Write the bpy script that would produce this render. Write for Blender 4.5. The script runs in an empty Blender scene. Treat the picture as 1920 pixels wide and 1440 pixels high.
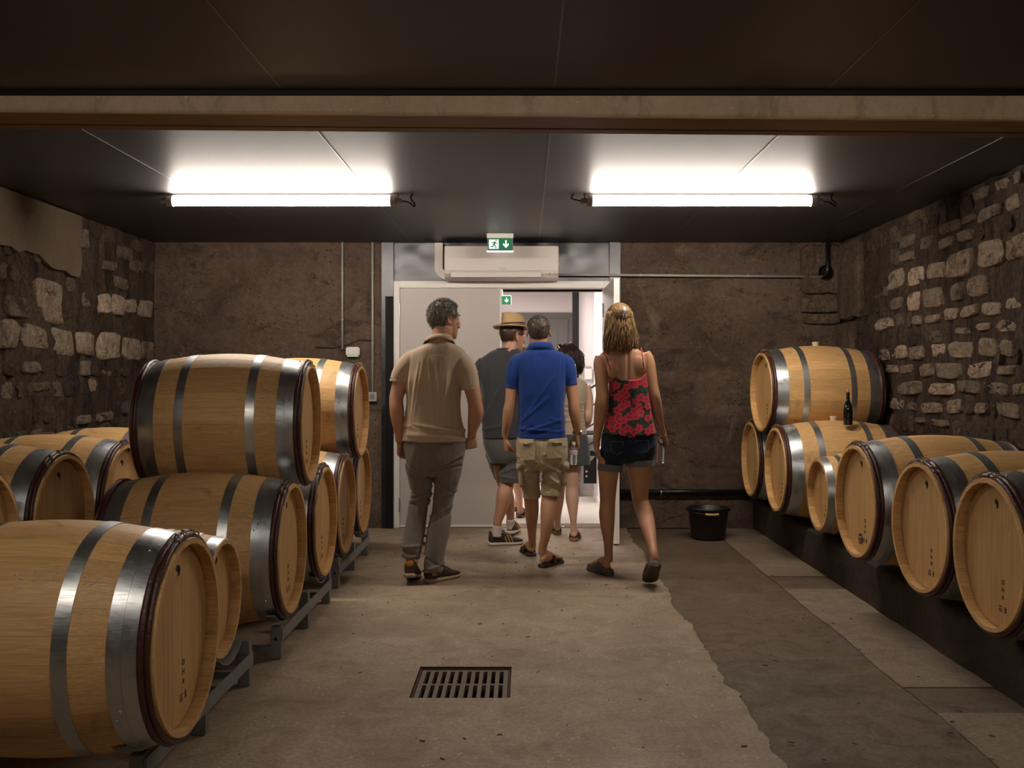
import bpy, bmesh, math, random
from mathutils import Vector, Matrix, noise
random.seed(11)
PI = math.pi
R = math.radians
SC = bpy.context.scene
COL = SC.collection

# ------------------------------------------------------------------ camera, world, exposure
H = 1.30                                   # eye height of the photographer
F = 1850.0                                 # focal length in pixels of the 1920 px wide frame
cam_d = bpy.data.cameras.new('camera')
cam = bpy.data.objects.new('camera', cam_d)
COL.objects.link(cam)
cam.location = (0, 0, H)
cam.rotation_euler = (R(90), 0, 0)
cam_d.sensor_width = 36
cam_d.lens = F / 1920 * 36
cam_d.shift_x = -25 / 1920
cam_d.shift_y = -12 / 1920
cam_d.clip_start = 0.05
SC.camera = cam
w = bpy.data.worlds.new('world')
SC.world = w
w.use_nodes = True
w.node_tree.nodes['Background'].inputs[0].default_value = (0.9, 0.8, 0.7, 1)
w.node_tree.nodes['Background'].inputs[1].default_value = 0.0
SC.view_settings.view_transform = 'Standard'
SC.view_settings.look = 'None'
SC.view_settings.gamma = 1
SC.view_settings.use_curve_mapping = False
SC.view_settings.exposure = 0.0

TUBE = 112.0                                # emission of the tube lamps over the aisle
TUBE_NEAR = 46.0                            # those over the entrance, out of frame
TUBE_COL = (1.0, 0.885, 0.765)
# unseen area light under the ceiling of the stair hall behind the door
ld = bpy.data.lights.new('hall_light', 'AREA')
ld.energy = 88
ld.shape = 'RECTANGLE'
ld.size = 1.6
ld.size_y = 1.6
ld.color = (1, 0.90, 0.84)
lo = bpy.data.objects.new('hall_light', ld)
lo.location = (-0.4, 10.3, 2.34)
COL.objects.link(lo)

# ------------------------------------------------------------------ helpers
def PX(px, py, Y):
    """point seen at (px, py) at distance Y"""
    return Vector(((px - 985) * Y / F, Y, H + (708 - py) * Y / F))

def link(name, me, parent=None):
    o = bpy.data.objects.new(name, me)
    COL.objects.link(o)
    if parent is not None:
        o.parent = parent
    return o

def obj(name, bm, m, parent=None, smooth=False, recalc=True):
    if recalc:
        bmesh.ops.recalc_face_normals(bm, faces=bm.faces)
    me = bpy.data.meshes.new(name)
    bm.to_mesh(me)
    bm.free()
    if m is not None:
        me.materials.append(m)
    if smooth:
        me.shade_smooth()
    return link(name, me, parent)

def tag(o, label=None, cat=None, group=None, kind=None):
    if label: o['label'] = label
    if cat: o['category'] = cat
    if group: o['group'] = group
    if kind: o['kind'] = kind
    return o

def empty(name, loc=(0, 0, 0), rz=0):
    o = bpy.data.objects.new(name, None)
    o.empty_display_size = 0.1
    COL.objects.link(o)
    o.location = loc
    o.rotation_euler = (0, 0, rz)
    return o

def dup(root):
    r = root.copy()
    COL.objects.link(r)
    for ch in root.children:
        c = ch.copy()
        COL.objects.link(c)
        c.parent = r
        for g in ch.children:
            d = g.copy()
            COL.objects.link(d)
            d.parent = c
    return r

def box(bm, x0, x1, y0, y1, z0, z1, mat=None):
    vs = [bm.verts.new(Vector(p)) for p in
          ((x0, y0, z0), (x1, y0, z0), (x1, y1, z0), (x0, y1, z0),
           (x0, y0, z1), (x1, y0, z1), (x1, y1, z1), (x0, y1, z1))]
    if mat is not None:
        for v in vs: v.co = mat @ v.co
    for f in ((3, 2, 1, 0), (4, 5, 6, 7), (0, 1, 5, 4), (1, 2, 6, 5), (2, 3, 7, 6), (3, 0, 4, 7)):
        bm.faces.new([vs[i] for i in f])
    return vs

def bbox(x0, x1, y0, y1, z0, z1, bev=0.0, seg=2):
    bm = bmesh.new()
    box(bm, x0, x1, y0, y1, z0, z1)
    if bev > 0:
        bmesh.ops.bevel(bm, geom=bm.edges[:], offset=bev, segments=seg, affect='EDGES')
    return bm

def frame_of(d):
    d = d.normalized()
    up = Vector((0, 0, 1)) if abs(d.z) < 0.9 else Vector((0, 1, 0))
    a = d.cross(up).normalized()
    return a, a.cross(d).normalized()

def rings(bm, rs, cap=True):
    """skin a list of rings (lists of points), equal length"""
    vr = [[bm.verts.new(p) for p in r] for r in rs]
    n = len(vr[0])
    for a, b in zip(vr, vr[1:]):
        for i in range(n):
            bm.faces.new((a[i], a[(i + 1) % n], b[(i + 1) % n], b[i]))
    if cap:
        bm.faces.new(vr[0][::-1])
        bm.faces.new(vr[-1])
    return vr

def tube(bm, pts, rad, n=8, cap=True, flat=1.0, side=None):
    pts = [Vector(p) for p in pts]
    if not isinstance(rad, (list, tuple)): rad = [rad] * len(pts)
    rs = []
    prev = None
    for i, p in enumerate(pts):
        d = (pts[min(i + 1, len(pts) - 1)] - pts[max(i - 1, 0)]).normalized()
        if prev is None:
            if side is not None:
                a = (side - d * side.dot(d)).normalized()
            else:
                a, _ = frame_of(d)
        else:
            a = (prev - d * prev.dot(d)).normalized()
        prev = a
        b = d.cross(a)
        rs.append([p + a * rad[i] * math.cos(t) + b * rad[i] * flat * math.sin(t)
                   for t in [2 * PI * k / n for k in range(n)]])
    rings(bm, rs, cap)

def smooth_path(pts, k=4):
    """Catmull-Rom through tuples of any length"""
    out = []
    n = len(pts)
    for i in range(n - 1):
        p0, p1, p2, p3 = pts[max(i - 1, 0)], pts[i], pts[i + 1], pts[min(i + 2, n - 1)]
        for j in range(k):
            t = j / k
            out.append(tuple(0.5 * ((2 * b) + (-a + c) * t + (2 * a - 5 * b + 4 * c - d) * t * t
                       + (-a + 3 * b - 3 * c + d) * t * t * t) for a, b, c, d in zip(p0, p1, p2, p3)))
    out.append(tuple(pts[-1]))
    return out

def ellipsoid(bm, c, r, rot=None, seg=20, rg=12):
    m = Matrix.Translation(c)
    if rot is not None: m = m @ rot
    m = m @ Matrix.Diagonal((r[0], r[1], r[2], 1))
    bmesh.ops.create_uvsphere(bm, u_segments=seg, v_segments=rg, radius=1, matrix=m)

def cyl(bm, p0, p1, r0, r1=None, n=16):
    tube(bm, [p0, p1], [r0, r0 if r1 is None else r1], n)

def lathe(bm, prof, axis='z', n=32, closed=False, mat=None):
    rs = []
    for r, h in prof:
        ring = []
        for k in range(n):
            t = 2 * PI * k / n
            c, s = r * math.cos(t), r * math.sin(t)
            p = Vector((c, s, h)) if axis == 'z' else Vector((h, c, s))
            ring.append(mat @ p if mat is not None else p)
        rs.append(ring)
    if closed: rs.append(rs[0])
    if closed:
        vr = [[bm.verts.new(p) for p in r] for r in rs[:-1]]
        vr.append(vr[0])
        for a, b in zip(vr, vr[1:]):
            for i in range(n):
                bm.faces.new((a[i], a[(i + 1) % n], b[(i + 1) % n], b[i]))
    else:
        rings(bm, rs, True)

# ------------------------------------------------------------------ materials
MATS = {}
class NT:
    def __init__(s, name):
        s.m = bpy.data.materials.new(name)
        s.m.use_nodes = True
        s.t = s.m.node_tree
        s.b = s.t.nodes['Principled BSDF']
        MATS[name] = s.m
    def n(s, typ, **kw):
        nd = s.t.nodes.new(typ)
        for k, v in kw.items():
            if k.startswith('i_'):
                key = k[2:]
                key = int(key) if key.isdigit() else key.replace('_', ' ')
                nd.inputs[key].default_value = v
            else:
                setattr(nd, k, v)
        return nd
    def l(s, a, b): s.t.links.new(a, b)
    def coord(s, scale=(1, 1, 1), kind='Object', rnd=0):
        tc = s.n('ShaderNodeTexCoord')
        mp = s.n('ShaderNodeMapping')
        mp.inputs['Scale'].default_value = scale
        s.l(tc.outputs[kind], mp.inputs[0])
        if rnd:
            oi = s.n('ShaderNodeObjectInfo')
            mu = s.n('ShaderNodeMath', operation='MULTIPLY')
            mu.inputs[1].default_value = rnd
            s.l(oi.outputs['Random'], mu.inputs[0])
            cb = s.n('ShaderNodeCombineXYZ')
            for i in range(3): s.l(mu.outputs[0], cb.inputs[i])
            s.l(cb.outputs[0], mp.inputs['Location'])
        return mp.outputs[0]
    def noise(s, vec, scale, detail=4, rough=0.55, dist=0):
        nd = s.n('ShaderNodeTexNoise')
        nd.inputs['Scale'].default_value = scale
        nd.inputs['Detail'].default_value = detail
        nd.inputs['Roughness'].default_value = rough
        nd.inputs['Distortion'].default_value = dist
        s.l(vec, nd.inputs['Vector'])
        return nd.outputs['Fac']
    def ramp(s, fac, stops, interp='LINEAR'):
        nd = s.n('ShaderNodeValToRGB')
        cr = nd.color_ramp
        cr.interpolation = interp
        while len(cr.elements) < len(stops): cr.elements.new(0.5)
        for e, (p, c) in zip(cr.elements, stops):
            e.position = p
            e.color = c if len(c) == 4 else (*c, 1)
        s.l(fac, nd.inputs[0])
        return nd.outputs[0]
    def mix(s, fac, a, b, mode='MIX'):
        nd = s.n('ShaderNodeMix', data_type='RGBA', blend_type=mode)
        for v, i in ((fac, 0), (a, 6), (b, 7)):
            if isinstance(v, (int, float)): nd.inputs[i].default_value = v
            elif isinstance(v, tuple): nd.inputs[i].default_value = v if len(v) == 4 else (*v, 1)
            else: s.l(v, nd.inputs[i])
        return nd.outputs[2]
    def math(s, op, a, b=None, c=None):
        nd = s.n('ShaderNodeMath', operation=op)
        for i, v in enumerate((a, b, c)):
            if v is None: continue
            if isinstance(v, (int, float)): nd.inputs[i].default_value = v
            else: s.l(v, nd.inputs[i])
        return nd.outputs[0]
    def bump(s, h, strength=0.3, dist=0.01, normal=None):
        nd = s.n('ShaderNodeBump')
        nd.inputs['Strength'].default_value = strength
        nd.inputs['Distance'].default_value = dist
        s.l(h, nd.inputs['Height'])
        if normal is not None: s.l(normal, nd.inputs['Normal'])
        s.l(nd.outputs[0], s.b.inputs['Normal'])
        return nd.outputs[0]
    def col(s, c):
        if isinstance(c, tuple): s.b.inputs['Base Color'].default_value = c if len(c) == 4 else (*c, 1)
        else: s.l(c, s.b.inputs['Base Color'])
    def set(s, **kw):
        names = {'rough': 'Roughness', 'metal': 'Metallic', 'spec': 'Specular IOR Level', 'trans': 'Transmission Weight',
                 'ior': 'IOR', 'sss': 'Subsurface Weight', 'coat': 'Coat Weight', 'sheen': 'Sheen Weight', 'estr': 'Emission Strength', 'alpha': 'Alpha'}
        for k, v in kw.items():
            i = s.b.inputs[names[k]]
            if isinstance(v, (int, float)): i.default_value = v
            else: s.l(v, i)

def simple(name, c, rough=0.5, metal=0.0, var=0.15, scale=20, bump=0.0, spec=0.5, bscale=None):
    t = NT(name)
    v = t.coord()
    nz = t.noise(v, scale, 4)
    t.col(t.mix(nz, tuple(x * (1 - var) for x in c), tuple(min(1, x * (1 + var)) for x in c)))
    t.set(rough=rough, metal=metal, spec=spec)
    if bump: t.bump(t.noise(v, bscale or scale * 3, 3), bump, 0.004)
    return t.m

def emis(name, c, s):
    t = NT(name)
    t.col((0.8, 0.8, 0.8))
    t.b.inputs['Emission Color'].default_value = (*c, 1)
    t.set(estr=s, rough=0.4)
    return t.m

# oak of the barrels: each stave or board takes its own tone
def wood(name, a, b, grain_axis=0, rnd=37.0, dirty=0.55):
    t = NT(name)
    sc = [26, 26, 26]; sc[grain_axis] = 1.4
    v = t.coord(tuple(sc), rnd=rnd)
    g = t.noise(v, 3.2, 6, 0.6, 0.6)
    oi = t.n('ShaderNodeObjectInfo')
    base = t.mix(t.ramp(g, [(0.22, (0, 0, 0)), (0.62, (1, 1, 1))]), a, b)
    fg = t.noise(t.coord(tuple(160 if i != grain_axis else 3.0 for i in range(3)), rnd=11.0), 1.6, 4, .6)
    base = t.mix(t.ramp(fg, [(0.42, (.5,) * 3), (0.62, (0, 0, 0))]), base, tuple(x * .80 for x in a))
    tone = t.ramp(oi.outputs['Random'], [(0.0, (0.90, 0.88, 0.85)), (0.5, (1.0, 0.99, 0.98)), (1.0, (1.10, 1.09, 1.06))])
    base = t.mix(1.0, base, tone, 'MULTIPLY')
    v2 = t.coord((6, 6, 6), rnd=9.0)
    st = t.noise(v2, 1.1, 5, 0.6, 1.0)
    base = t.mix(t.ramp(st, [(0.60, (0, 0, 0)), (0.78, (dirty, dirty, dirty))]), base, (0.12, 0.07, 0.03))
    sc3 = [90, 90, 90]; sc3[grain_axis] = 9
    v3 = t.coord(tuple(sc3), rnd=5.0)
    fl = t.noise(v3, 0.6, 3, 0.6)
    base = t.mix(t.ramp(fl, [(0.66, (0, 0, 0)), (0.78, (0.45, 0.45, 0.45))]), base, (0.10, 0.055, 0.02))
    t.col(base)
    t.set(rough=0.52, spec=0.4)
    t.bump(g, 0.12, 0.003)
    return t.m

OAK = wood('oak', (0.52, 0.298, 0.112), (0.71, 0.445, 0.198), 0)
OAK_HEAD = wood('oak_head', (0.48, 0.280, 0.105), (0.64, 0.390, 0.162), 2, dirty=0.35)

t = NT('galvanised')
v = t.coord((1, 1, 1))
nz = t.noise(v, 9, 5, 0.65)
n2 = t.noise(t.coord((3, 60, 60)), 3, 3)
t.col(t.mix(nz, (0.34, 0.36, 0.37), (0.62, 0.64, 0.64)))
t.set(metal=0.93, rough=t.ramp(t.mix(0.5, nz, n2), [(0.3, (0.24,) * 3), (0.7, (0.46,) * 3)]))
t.bump(n2, 0.08, 0.002)
GALV = t.m
BINDING = simple('chestnut_binding', (0.055, 0.018, 0.014), 0.42, 0, 0.6, 30, 0.7, bscale=60)
LASH = simple('willow_lashing', (0.20, 0.11, 0.055), 0.7, 0, 0.4, 60, 0.5)
STAMP = simple('stamp_ink', (0.035, 0.02, 0.01), 0.8, 0, 0.2)
CORK = simple('pale_cork', (0.60, 0.47, 0.32), 0.8, 0, 0.15, 80, 0.2)
BLACKHOLE = simple('dark_cavity', (0.004, 0.003, 0.003), 1.0)  # near-black colour standing in for the shade inside holes
RACKM = simple('rack_steel', (0.23, 0.235, 0.23), 0.5, 0.5, 0.4, 14, 0.2)
BLACKP = simple('black_plastic', (0.008, 0.008, 0.009), 0.45, 0, 0.2, 30)
GLASSY_BLACK = simple('dark_bottle_glass', (0.004, 0.006, 0.004), 0.06, 0, 0.1, 20, spec=0.8)
WHITEP = simple('white_paint', (0.70, 0.665, 0.63), 0.42, 0, 0.03, 4)
LEAFP = simple('door_paint', (0.45, 0.408, 0.385), 0.45, 0, 0.03, 3)
WHITEWALL = simple('white_plaster', (0.74, 0.70, 0.70), 0.8, 0, 0.03, 3)
GREYDOOR = simple('grey_door_paint', (0.115, 0.103, 0.098), 0.5, 0, 0.04, 3)
AC_WHITE = simple('warm_white_plastic', (0.56, 0.50, 0.455), 0.40, 0, 0.02, 3)
AC_DARK = simple('grey_plastic', (0.20, 0.19, 0.18), 0.5, 0, 0.1, 10)
CONDUIT = simple('grey_conduit', (0.36, 0.34, 0.32), 0.5, 0, 0.12, 12)
DARKPIPE = simple('dark_pipe', (0.035, 0.034, 0.036), 0.30, 0.7, 0.3, 12)
NAVYSTEEL = simple('dark_blue_steel', (0.006, 0.006, 0.008), 0.65, 0, 0.3, 4, spec=.2)
CHROME = simple('chrome', (0.7, 0.7, 0.7), 0.2, 1, 0.05)
BLACKM = simple('black_metal', (0.007, 0.007, 0.008), 0.6, 0, 0.1, spec=.2)

t = NT('steel_sheet')
v = t.coord((1, 1, 1))
nz = t.noise(v, 2.2, 5, 0.6, 0.8)
t.col(t.mix(nz, (0.010, 0.010, 0.011), (0.11, 0.11, 0.113)))
t.set(metal=1.0, rough=t.ramp(nz, [(0.3, (0.26,) * 3), (0.7, (0.48,) * 3)]))
SHEET = t.m

t = NT('ceiling_laminate')
v = t.coord((1, 1, 1))
nz = t.noise(v, 3, 4)
t.col((0.016, 0.014, 0.013))
t.set(rough=0.60, spec=0.50, coat=0.42)
t.b.inputs['Coat Roughness'].default_value = 0.40
nw = t.noise(t.coord((0.5, 9, 1)), 2.0, 2)
t.bump(nw, 0.05, 0.004)
CEIL = t.m
SEAM = simple('joint_strip', (0.16, 0.155, 0.15), 0.35, 0.9)

# cast concrete of the far wall and beam
def concrete(name, a, b, c, rough=0.85, stain=0.6, pit=True, scale=1.0):
    t = NT(name)
    v = t.coord((scale, scale, scale))
    big = t.noise(v, 1.6, 6, 0.62, 0.5)
    fine = t.noise(v, 22, 5, 0.65)
    base = t.mix(t.ramp(big, [(0.32, (0, 0, 0)), (0.68, (1, 1, 1))]), a, b)
    base = t.mix(t.math('MULTIPLY', fine, 0.55), base, tuple(x * 0.55 for x in a))
    st = t.noise(t.coord((4 * scale, 4 * scale, 1.6 * scale)), 1.0, 6, 0.7, 0.8)
    base = t.mix(t.ramp(st, [(0.54, (0, 0, 0)), (0.72, (stain,) * 3)]), base, c)
    sp = t.noise(v, 60, 2, 0.6)
    base = t.mix(t.ramp(sp, [(0.70, (0, 0, 0)), (0.76, (0.55,) * 3)]), base, tuple(min(1, x * 3.2) for x in b))
    t.col(base)
    t.set(rough=rough, spec=0.25)
    h = t.mix(0.5, fine, st)
    t.bump(h, 0.55, 0.02)
    return t.m
def far_wall():
    t = NT('cellar_concrete')
    v = t.coord((1, 1, 1))
    big = t.noise(v, 1.7, 6, 0.62, 0.6)
    fine = t.noise(v, 26, 5, 0.7)
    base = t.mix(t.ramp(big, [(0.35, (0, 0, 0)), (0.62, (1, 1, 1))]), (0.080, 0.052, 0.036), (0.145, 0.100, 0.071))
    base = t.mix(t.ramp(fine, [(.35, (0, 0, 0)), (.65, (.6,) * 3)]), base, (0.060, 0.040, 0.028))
    # blackened damp patches, stretched along the shuttering boards
    st = t.noise(t.coord((2.2, 2.2, 4.5)), 1.0, 7, 0.72, 1.2)
    base = t.mix(t.ramp(st, [(0.53, (0, 0, 0)), (0.66, (.85,) * 3)]), base, (0.028, 0.018, 0.013))
    # paler lime bloom
    lm = t.noise(t.coord((1.3, 1.3, 1.0)), 2.3, 5, 0.7, 0.4)
    base = t.mix(t.ramp(lm, [(0.60, (0, 0, 0)), (0.74, (.45,) * 3)]), base, (0.27, 0.20, 0.135))
    vo = t.n('ShaderNodeTexVoronoi'); vo.inputs['Scale'].default_value = 38; vo.inputs['Randomness'].default_value = 1
    t.l(v, vo.inputs['Vector'])
    msk = t.math('MULTIPLY', t.math('LESS_THAN', vo.outputs['Distance'], .16), t.math('GREATER_THAN', t.noise(v, 4, 3), .52))
    base = t.mix(t.math('MULTIPLY', msk, .45), base, (0.34, 0.26, 0.19))
    vp = t.n('ShaderNodeTexVoronoi'); vp.inputs['Scale'].default_value = 24
    t.l(v, vp.inputs['Vector'])
    pit = t.math('MULTIPLY', t.math('LESS_THAN', vp.outputs['Distance'], .17), t.math('GREATER_THAN', t.noise(v, 5, 3), .50))
    base = t.mix(t.math('MULTIPLY', pit, .8), base, (0.014, 0.010, 0.008))
    # pale hairline cracks
    ve = t.n('ShaderNodeTexVoronoi'); ve.feature = 'DISTANCE_TO_EDGE'; ve.inputs['Scale'].default_value = 1.9
    nd = t.n('ShaderNodeTexNoise'); nd.inputs['Scale'].default_value = 5; t.l(v, nd.inputs['Vector'])
    mx = t.mix(.18, v, nd.outputs['Color'])
    t.l(mx, ve.inputs['Vector'])
    cr = t.math('MULTIPLY', t.math('LESS_THAN', ve.outputs['Distance'], .0028), t.math('GREATER_THAN', t.noise(v, 2.4, 3), .56))
    base = t.mix(t.math('MULTIPLY', cr, .40), base, (0.24, 0.185, 0.135))
    t.col(base); t.set(rough=.88, spec=.25)
    h = t.mix(0.5, fine, st)
    h = t.mix(t.math('MULTIPLY', pit, .8), h, (0, 0, 0))
    t.bump(h, 0.9, 0.02)
    return t.m
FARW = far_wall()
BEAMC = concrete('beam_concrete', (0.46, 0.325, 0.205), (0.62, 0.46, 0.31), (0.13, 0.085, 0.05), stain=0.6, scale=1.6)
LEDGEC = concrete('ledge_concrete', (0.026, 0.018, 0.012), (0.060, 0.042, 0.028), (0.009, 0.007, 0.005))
PLASTER = concrete('old_plaster', (0.11, 0.080, 0.053), (0.16, 0.120, 0.084), (0.09, 0.06, 0.04), stain=0.3)
def rubble_mortar(name, a, b, c=(0.016, 0.011, 0.008)):
    t = NT(name)
    v = t.coord((1, 1, 1))
    big = t.noise(v, 2.6, 6, 0.65, 0.8)
    fine = t.noise(v, 30, 6, 0.72)
    base = t.mix(t.ramp(big, [(0.36, (0, 0, 0)), (0.62, (1, 1, 1))]), a, b)
    base = t.mix(t.ramp(fine, [(.38, (.75,) * 3), (.60, (0, 0, 0))]), base, tuple(x * .45 for x in a))
    run = t.noise(t.coord((7, 7, .8)), 1.5, 5, .7, .6)          # soot and damp that ran down
    base = t.mix(t.ramp(run, [(0.50, (0, 0, 0)), (0.66, (.85,) * 3)]), base, c)
    blk = t.noise(v, 4.2, 6, .7, 1.0)
    base = t.mix(t.ramp(blk, [(0.56, (0, 0, 0)), (0.68, (.85,) * 3)]), base, c)
    lim = t.noise(t.coord((9, 9, 1.6)), 2.2, 5, .7)
    base = t.mix(t.ramp(lim, [(0.63, (0, 0, 0)), (0.74, (.5,) * 3)]), base, tuple(min(1, x * 2.0) for x in b))
    t.col(base); t.set(rough=.92, spec=.2)
    t.bump(t.mix(.5, fine, blk), 1.0, 0.03)
    return t.m
MORTAR = rubble_mortar('wall_mortar', (0.058, 0.039, 0.027), (0.098, 0.069, 0.049), (0.010, 0.007, 0.005))
JAMB = rubble_mortar('jamb_stone', (0.10, 0.068, 0.045), (0.19, 0.135, 0.092), (0.07, 0.045, 0.03))
def floor_mat(name, a, b, c, rough=.62, light=1.0):
    t = NT(name)
    v = t.coord((1, 1, 1))
    big = t.noise(v, .9, 6, 0.6, 0.6)
    mid = t.noise(v, 4.5, 7, 0.7, 0.8)
    fine = t.noise(v, 55, 5, 0.7)
    base = t.mix(t.ramp(big, [(0.36, (0, 0, 0)), (0.64, (1, 1, 1))]), a, b)
    base = t.mix(t.ramp(mid, [(0.50, (0, 0, 0)), (0.70, (.65,) * 3)]), base, c)
    base = t.mix(t.ramp(mid, [(0.28, (.45 * light,) * 3), (0.42, (0, 0, 0))]), base, tuple(min(1, x * 1.25) for x in b))
    base = t.mix(t.ramp(fine, [(.44, (.45,) * 3), (.58, (0, 0, 0))]), base, tuple(x * .62 for x in a))
    scr = t.noise(t.coord((9, 1.6, 1)), 5, 6, .75, 1.4)
    base = t.mix(t.ramp(scr, [(0.63, (0, 0, 0)), (0.72, (.35,) * 3)]), base, tuple(min(1, x * 1.5) for x in b))
    vo = t.n('ShaderNodeTexVoronoi'); vo.inputs['Scale'].default_value = 30; t.l(v, vo.inputs['Vector'])
    sp = t.math('MULTIPLY', t.math('LESS_THAN', vo.outputs['Distance'], .13), t.math('GREATER_THAN', t.noise(v, 6, 2), .55))
    base = t.mix(t.math('MULTIPLY', sp, .6), base, tuple(min(1, x * 1.9) for x in b))
    t.col(base)
    t.set(rough=t.ramp(mid, [(.35, (rough - .12,) * 3), (.65, (rough + .15,) * 3)]), spec=.35)
    t.bump(t.mix(.45, fine, mid), .5, .012)
    return t.m
FLOORC = floor_mat('floor_concrete', (0.27, 0.200, 0.135), (0.41, 0.315, 0.225), (0.17, 0.122, 0.080))
FLOORD = floor_mat('floor_dark_screed', (0.112, 0.077, 0.050), (0.165, 0.117, 0.079), (0.062, 0.042, 0.028), .7)
FLOORS = floor_mat('floor_slab_concrete', (0.20, 0.150, 0.104), (0.28, 0.216, 0.154), (0.12, 0.085, 0.058), .66)
FLOORW = simple('hall_floor', (0.62, 0.58, 0.53), 0.35, 0, 0.04, 3)
BOARD = wood('formwork_timber', (0.19, 0.100, 0.036), (0.28, 0.155, 0.062), 0, rnd=3.0)
PLANK = wood('ledge_plank', (0.14, 0.09, 0.05), (0.2, 0.13, 0.08), 1, rnd=3.0)

t = NT('rubble_stone')
v = t.coord((1, 1, 1), rnd=50.0)
oi = t.n('ShaderNodeObjectInfo')
n1 = t.noise(v, 18, 7, 0.75, 0.8)
n2 = t.noise(v, 7, 5, 0.7, .6)
n3 = t.noise(v, 70, 4, 0.7)
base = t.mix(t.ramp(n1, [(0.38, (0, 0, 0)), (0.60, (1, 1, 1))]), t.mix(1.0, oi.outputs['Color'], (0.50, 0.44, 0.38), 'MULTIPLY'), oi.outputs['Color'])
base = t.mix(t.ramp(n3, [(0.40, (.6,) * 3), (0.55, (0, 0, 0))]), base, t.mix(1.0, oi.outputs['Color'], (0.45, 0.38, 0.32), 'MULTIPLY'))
base = t.mix(t.ramp(n2, [(0.54, (0, 0, 0)), (0.66, (0.85,) * 3)]), base, (0.045, 0.031, 0.022))
t.col(base)
t.set(rough=0.92, spec=0.2)
t.bump(t.mix(.4, n1, n3), 1.0, 0.035)
STONE = t.m

# ================================================================== THE ROOM
XL, XR, YB, YN, ZC = -3.21, 2.73, 8.53, -1.6, 2.466

def wavy_poly(bm, pts, z0, z1):
    """extruded outline"""
    a = [bm.verts.new((x, y, z0)) for x, y in pts]
    b = [bm.verts.new((x, y, z1)) for x, y in pts]
    n = len(pts)
    bm.faces.new(a[::-1]); bm.faces.new(b)
    for i in range(n): bm.faces.new((a[i], a[(i + 1) % n], b[(i + 1) % n], b[i]))

def wav(y, s, amp):
    return amp * noise.noise(Vector((y * 1.7, s, 0))) + amp * 0.35 * noise.noise(Vector((y * 8, s, 5))) + amp * 0.18 * noise.noise(Vector((y * 27, s, 5)))

# floor: a pit-holed concrete field, a darker screed strip and cast slabs along the ledge
GX0, GX1, GY0, GY1 = -0.472, -0.062, 4.005, 4.437
bm = bmesh.new()
xs_e = lambda y: 0.865 + wav(y, 1.0, 0.055)
ys = [YN] + [YN + (YB - YN) * k / 420 for k in range(1, 420)] + [YB]
def cell(x0a, x1a, y0, y1, x0b=None, x1b=None):
    x0b = x0a if x0b is None else x0b; x1b = x1a if x1b is None else x1b
    vs = [bm.verts.new(p) for p in ((x0a, y0, 0), (x1a, y0, 0), (x1b, y1, 0), (x0b, y1, 0))]
    bm.faces.new(vs)
ys2 = sorted(set(ys + [GY0, GY1]))
for y0, y1 in zip(ys2, ys2[1:]):
    inside = y0 >= GY0 - 1e-6 and y1 <= GY1 + 1e-6
    if inside:
        cell(XL, GX0, y0, y1); cell(GX1, 0.6, y0, y1)
    else:
        cell(XL, GX0, y0, y1); cell(GX0, GX1, y0, y1); cell(GX1, 0.6, y0, y1)
    cell(0.6, xs_e(y0), y0, y1, 0.6, xs_e(y1))
    # edge lip
    vs = [bm.verts.new(p) for p in ((xs_e(y0), y0, 0), (xs_e(y0) + .004, y0, -0.02), (xs_e(y1) + .004, y1, -0.02), (xs_e(y1), y1, 0))]
    bm.faces.new(vs)
bmesh.ops.remove_doubles(bm, verts=bm.verts, dist=0.0005)
floor = obj('floor', bm, FLOORC, recalc=False)
tag(floor, kind='structure')
# pit walls under the grate
bm = bmesh.new()
box(bm, GX0 - .05, GX1 + .05, GY0 - .05, GY1 + .05, -0.34, -0.30)
for a in ((GX0 - .03, GX0, GY0 - .03, GY1 + .03), (GX1, GX1 + .03, GY0 - .03, GY1 + .03),
          (GX0, GX1, GY0 - .03, GY0), (GX0, GX1, GY1, GY1 + .03)):
    box(bm, *a, -0.30, -0.001)
obj('drain_pit', bm, LEDGEC, floor)
bm = bmesh.new()
ptsL = [(xs_e(y) - .004 - 0.03, y) for y in ys]
ptsR = [(1.588 + wav(y, 7.0, 0.016), y) for y in reversed(ys)]
wavy_poly(bm, ptsL + ptsR, -0.05, -0.0065)
obj('screed_strip', bm, FLOORD, floor)
slabs = [(YN, 3.83, FLOORS), (3.838, 4.144, FLOORD), (4.152, 6.08, FLOORS), (6.088, 6.46, FLOORD), (6.468, YB, FLOORS)]
for i, (a, b, m) in enumerate(slabs):
    bm = bmesh.new()
    n = 24
    L_ = [(1.592 + wav(a + (b - a) * k / n, 7.0, 0.016), a + (b - a) * k / n) for k in range(n + 1)]
    wavy_poly(bm, L_ + [(2.0, b), (2.0, a)], -0.05, -0.002 if m is FLOORS else -0.005)
    obj('floor_slab', bm, m, floor)
bm = bmesh.new()
box(bm, 1.95, XR, YN, YB, -0.05, -0.01)
obj('floor_bed', bm, FLOORD, floor)
# chips and straw litter on the floor
random.seed(3)
bm = bmesh.new()
for k in range(150):
    x = random.uniform(-1.0, 1.9); y = random.uniform(2.6, 8.2)
    if GX0 - .1 < x < GX1 + .1 and GY0 - .1 < y < GY1 + .1: continue
    a = random.uniform(0, PI); l = random.uniform(.003, .012); wd = random.uniform(.001, .0025)
    m = Matrix.Translation((x, y, 0.0015)) @ Matrix.Rotation(a, 4, 'Z')
    box(bm, -l, l, -wd, wd, -.001, random.uniform(.001, .003), m)
tag(obj('wood_chips', bm, simple('chip_wood', (0.09, 0.055, 0.03), 0.9)), 'scattered dark wood chips and straw crumbs lying on the concrete floor', 'debris', kind='stuff')

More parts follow.
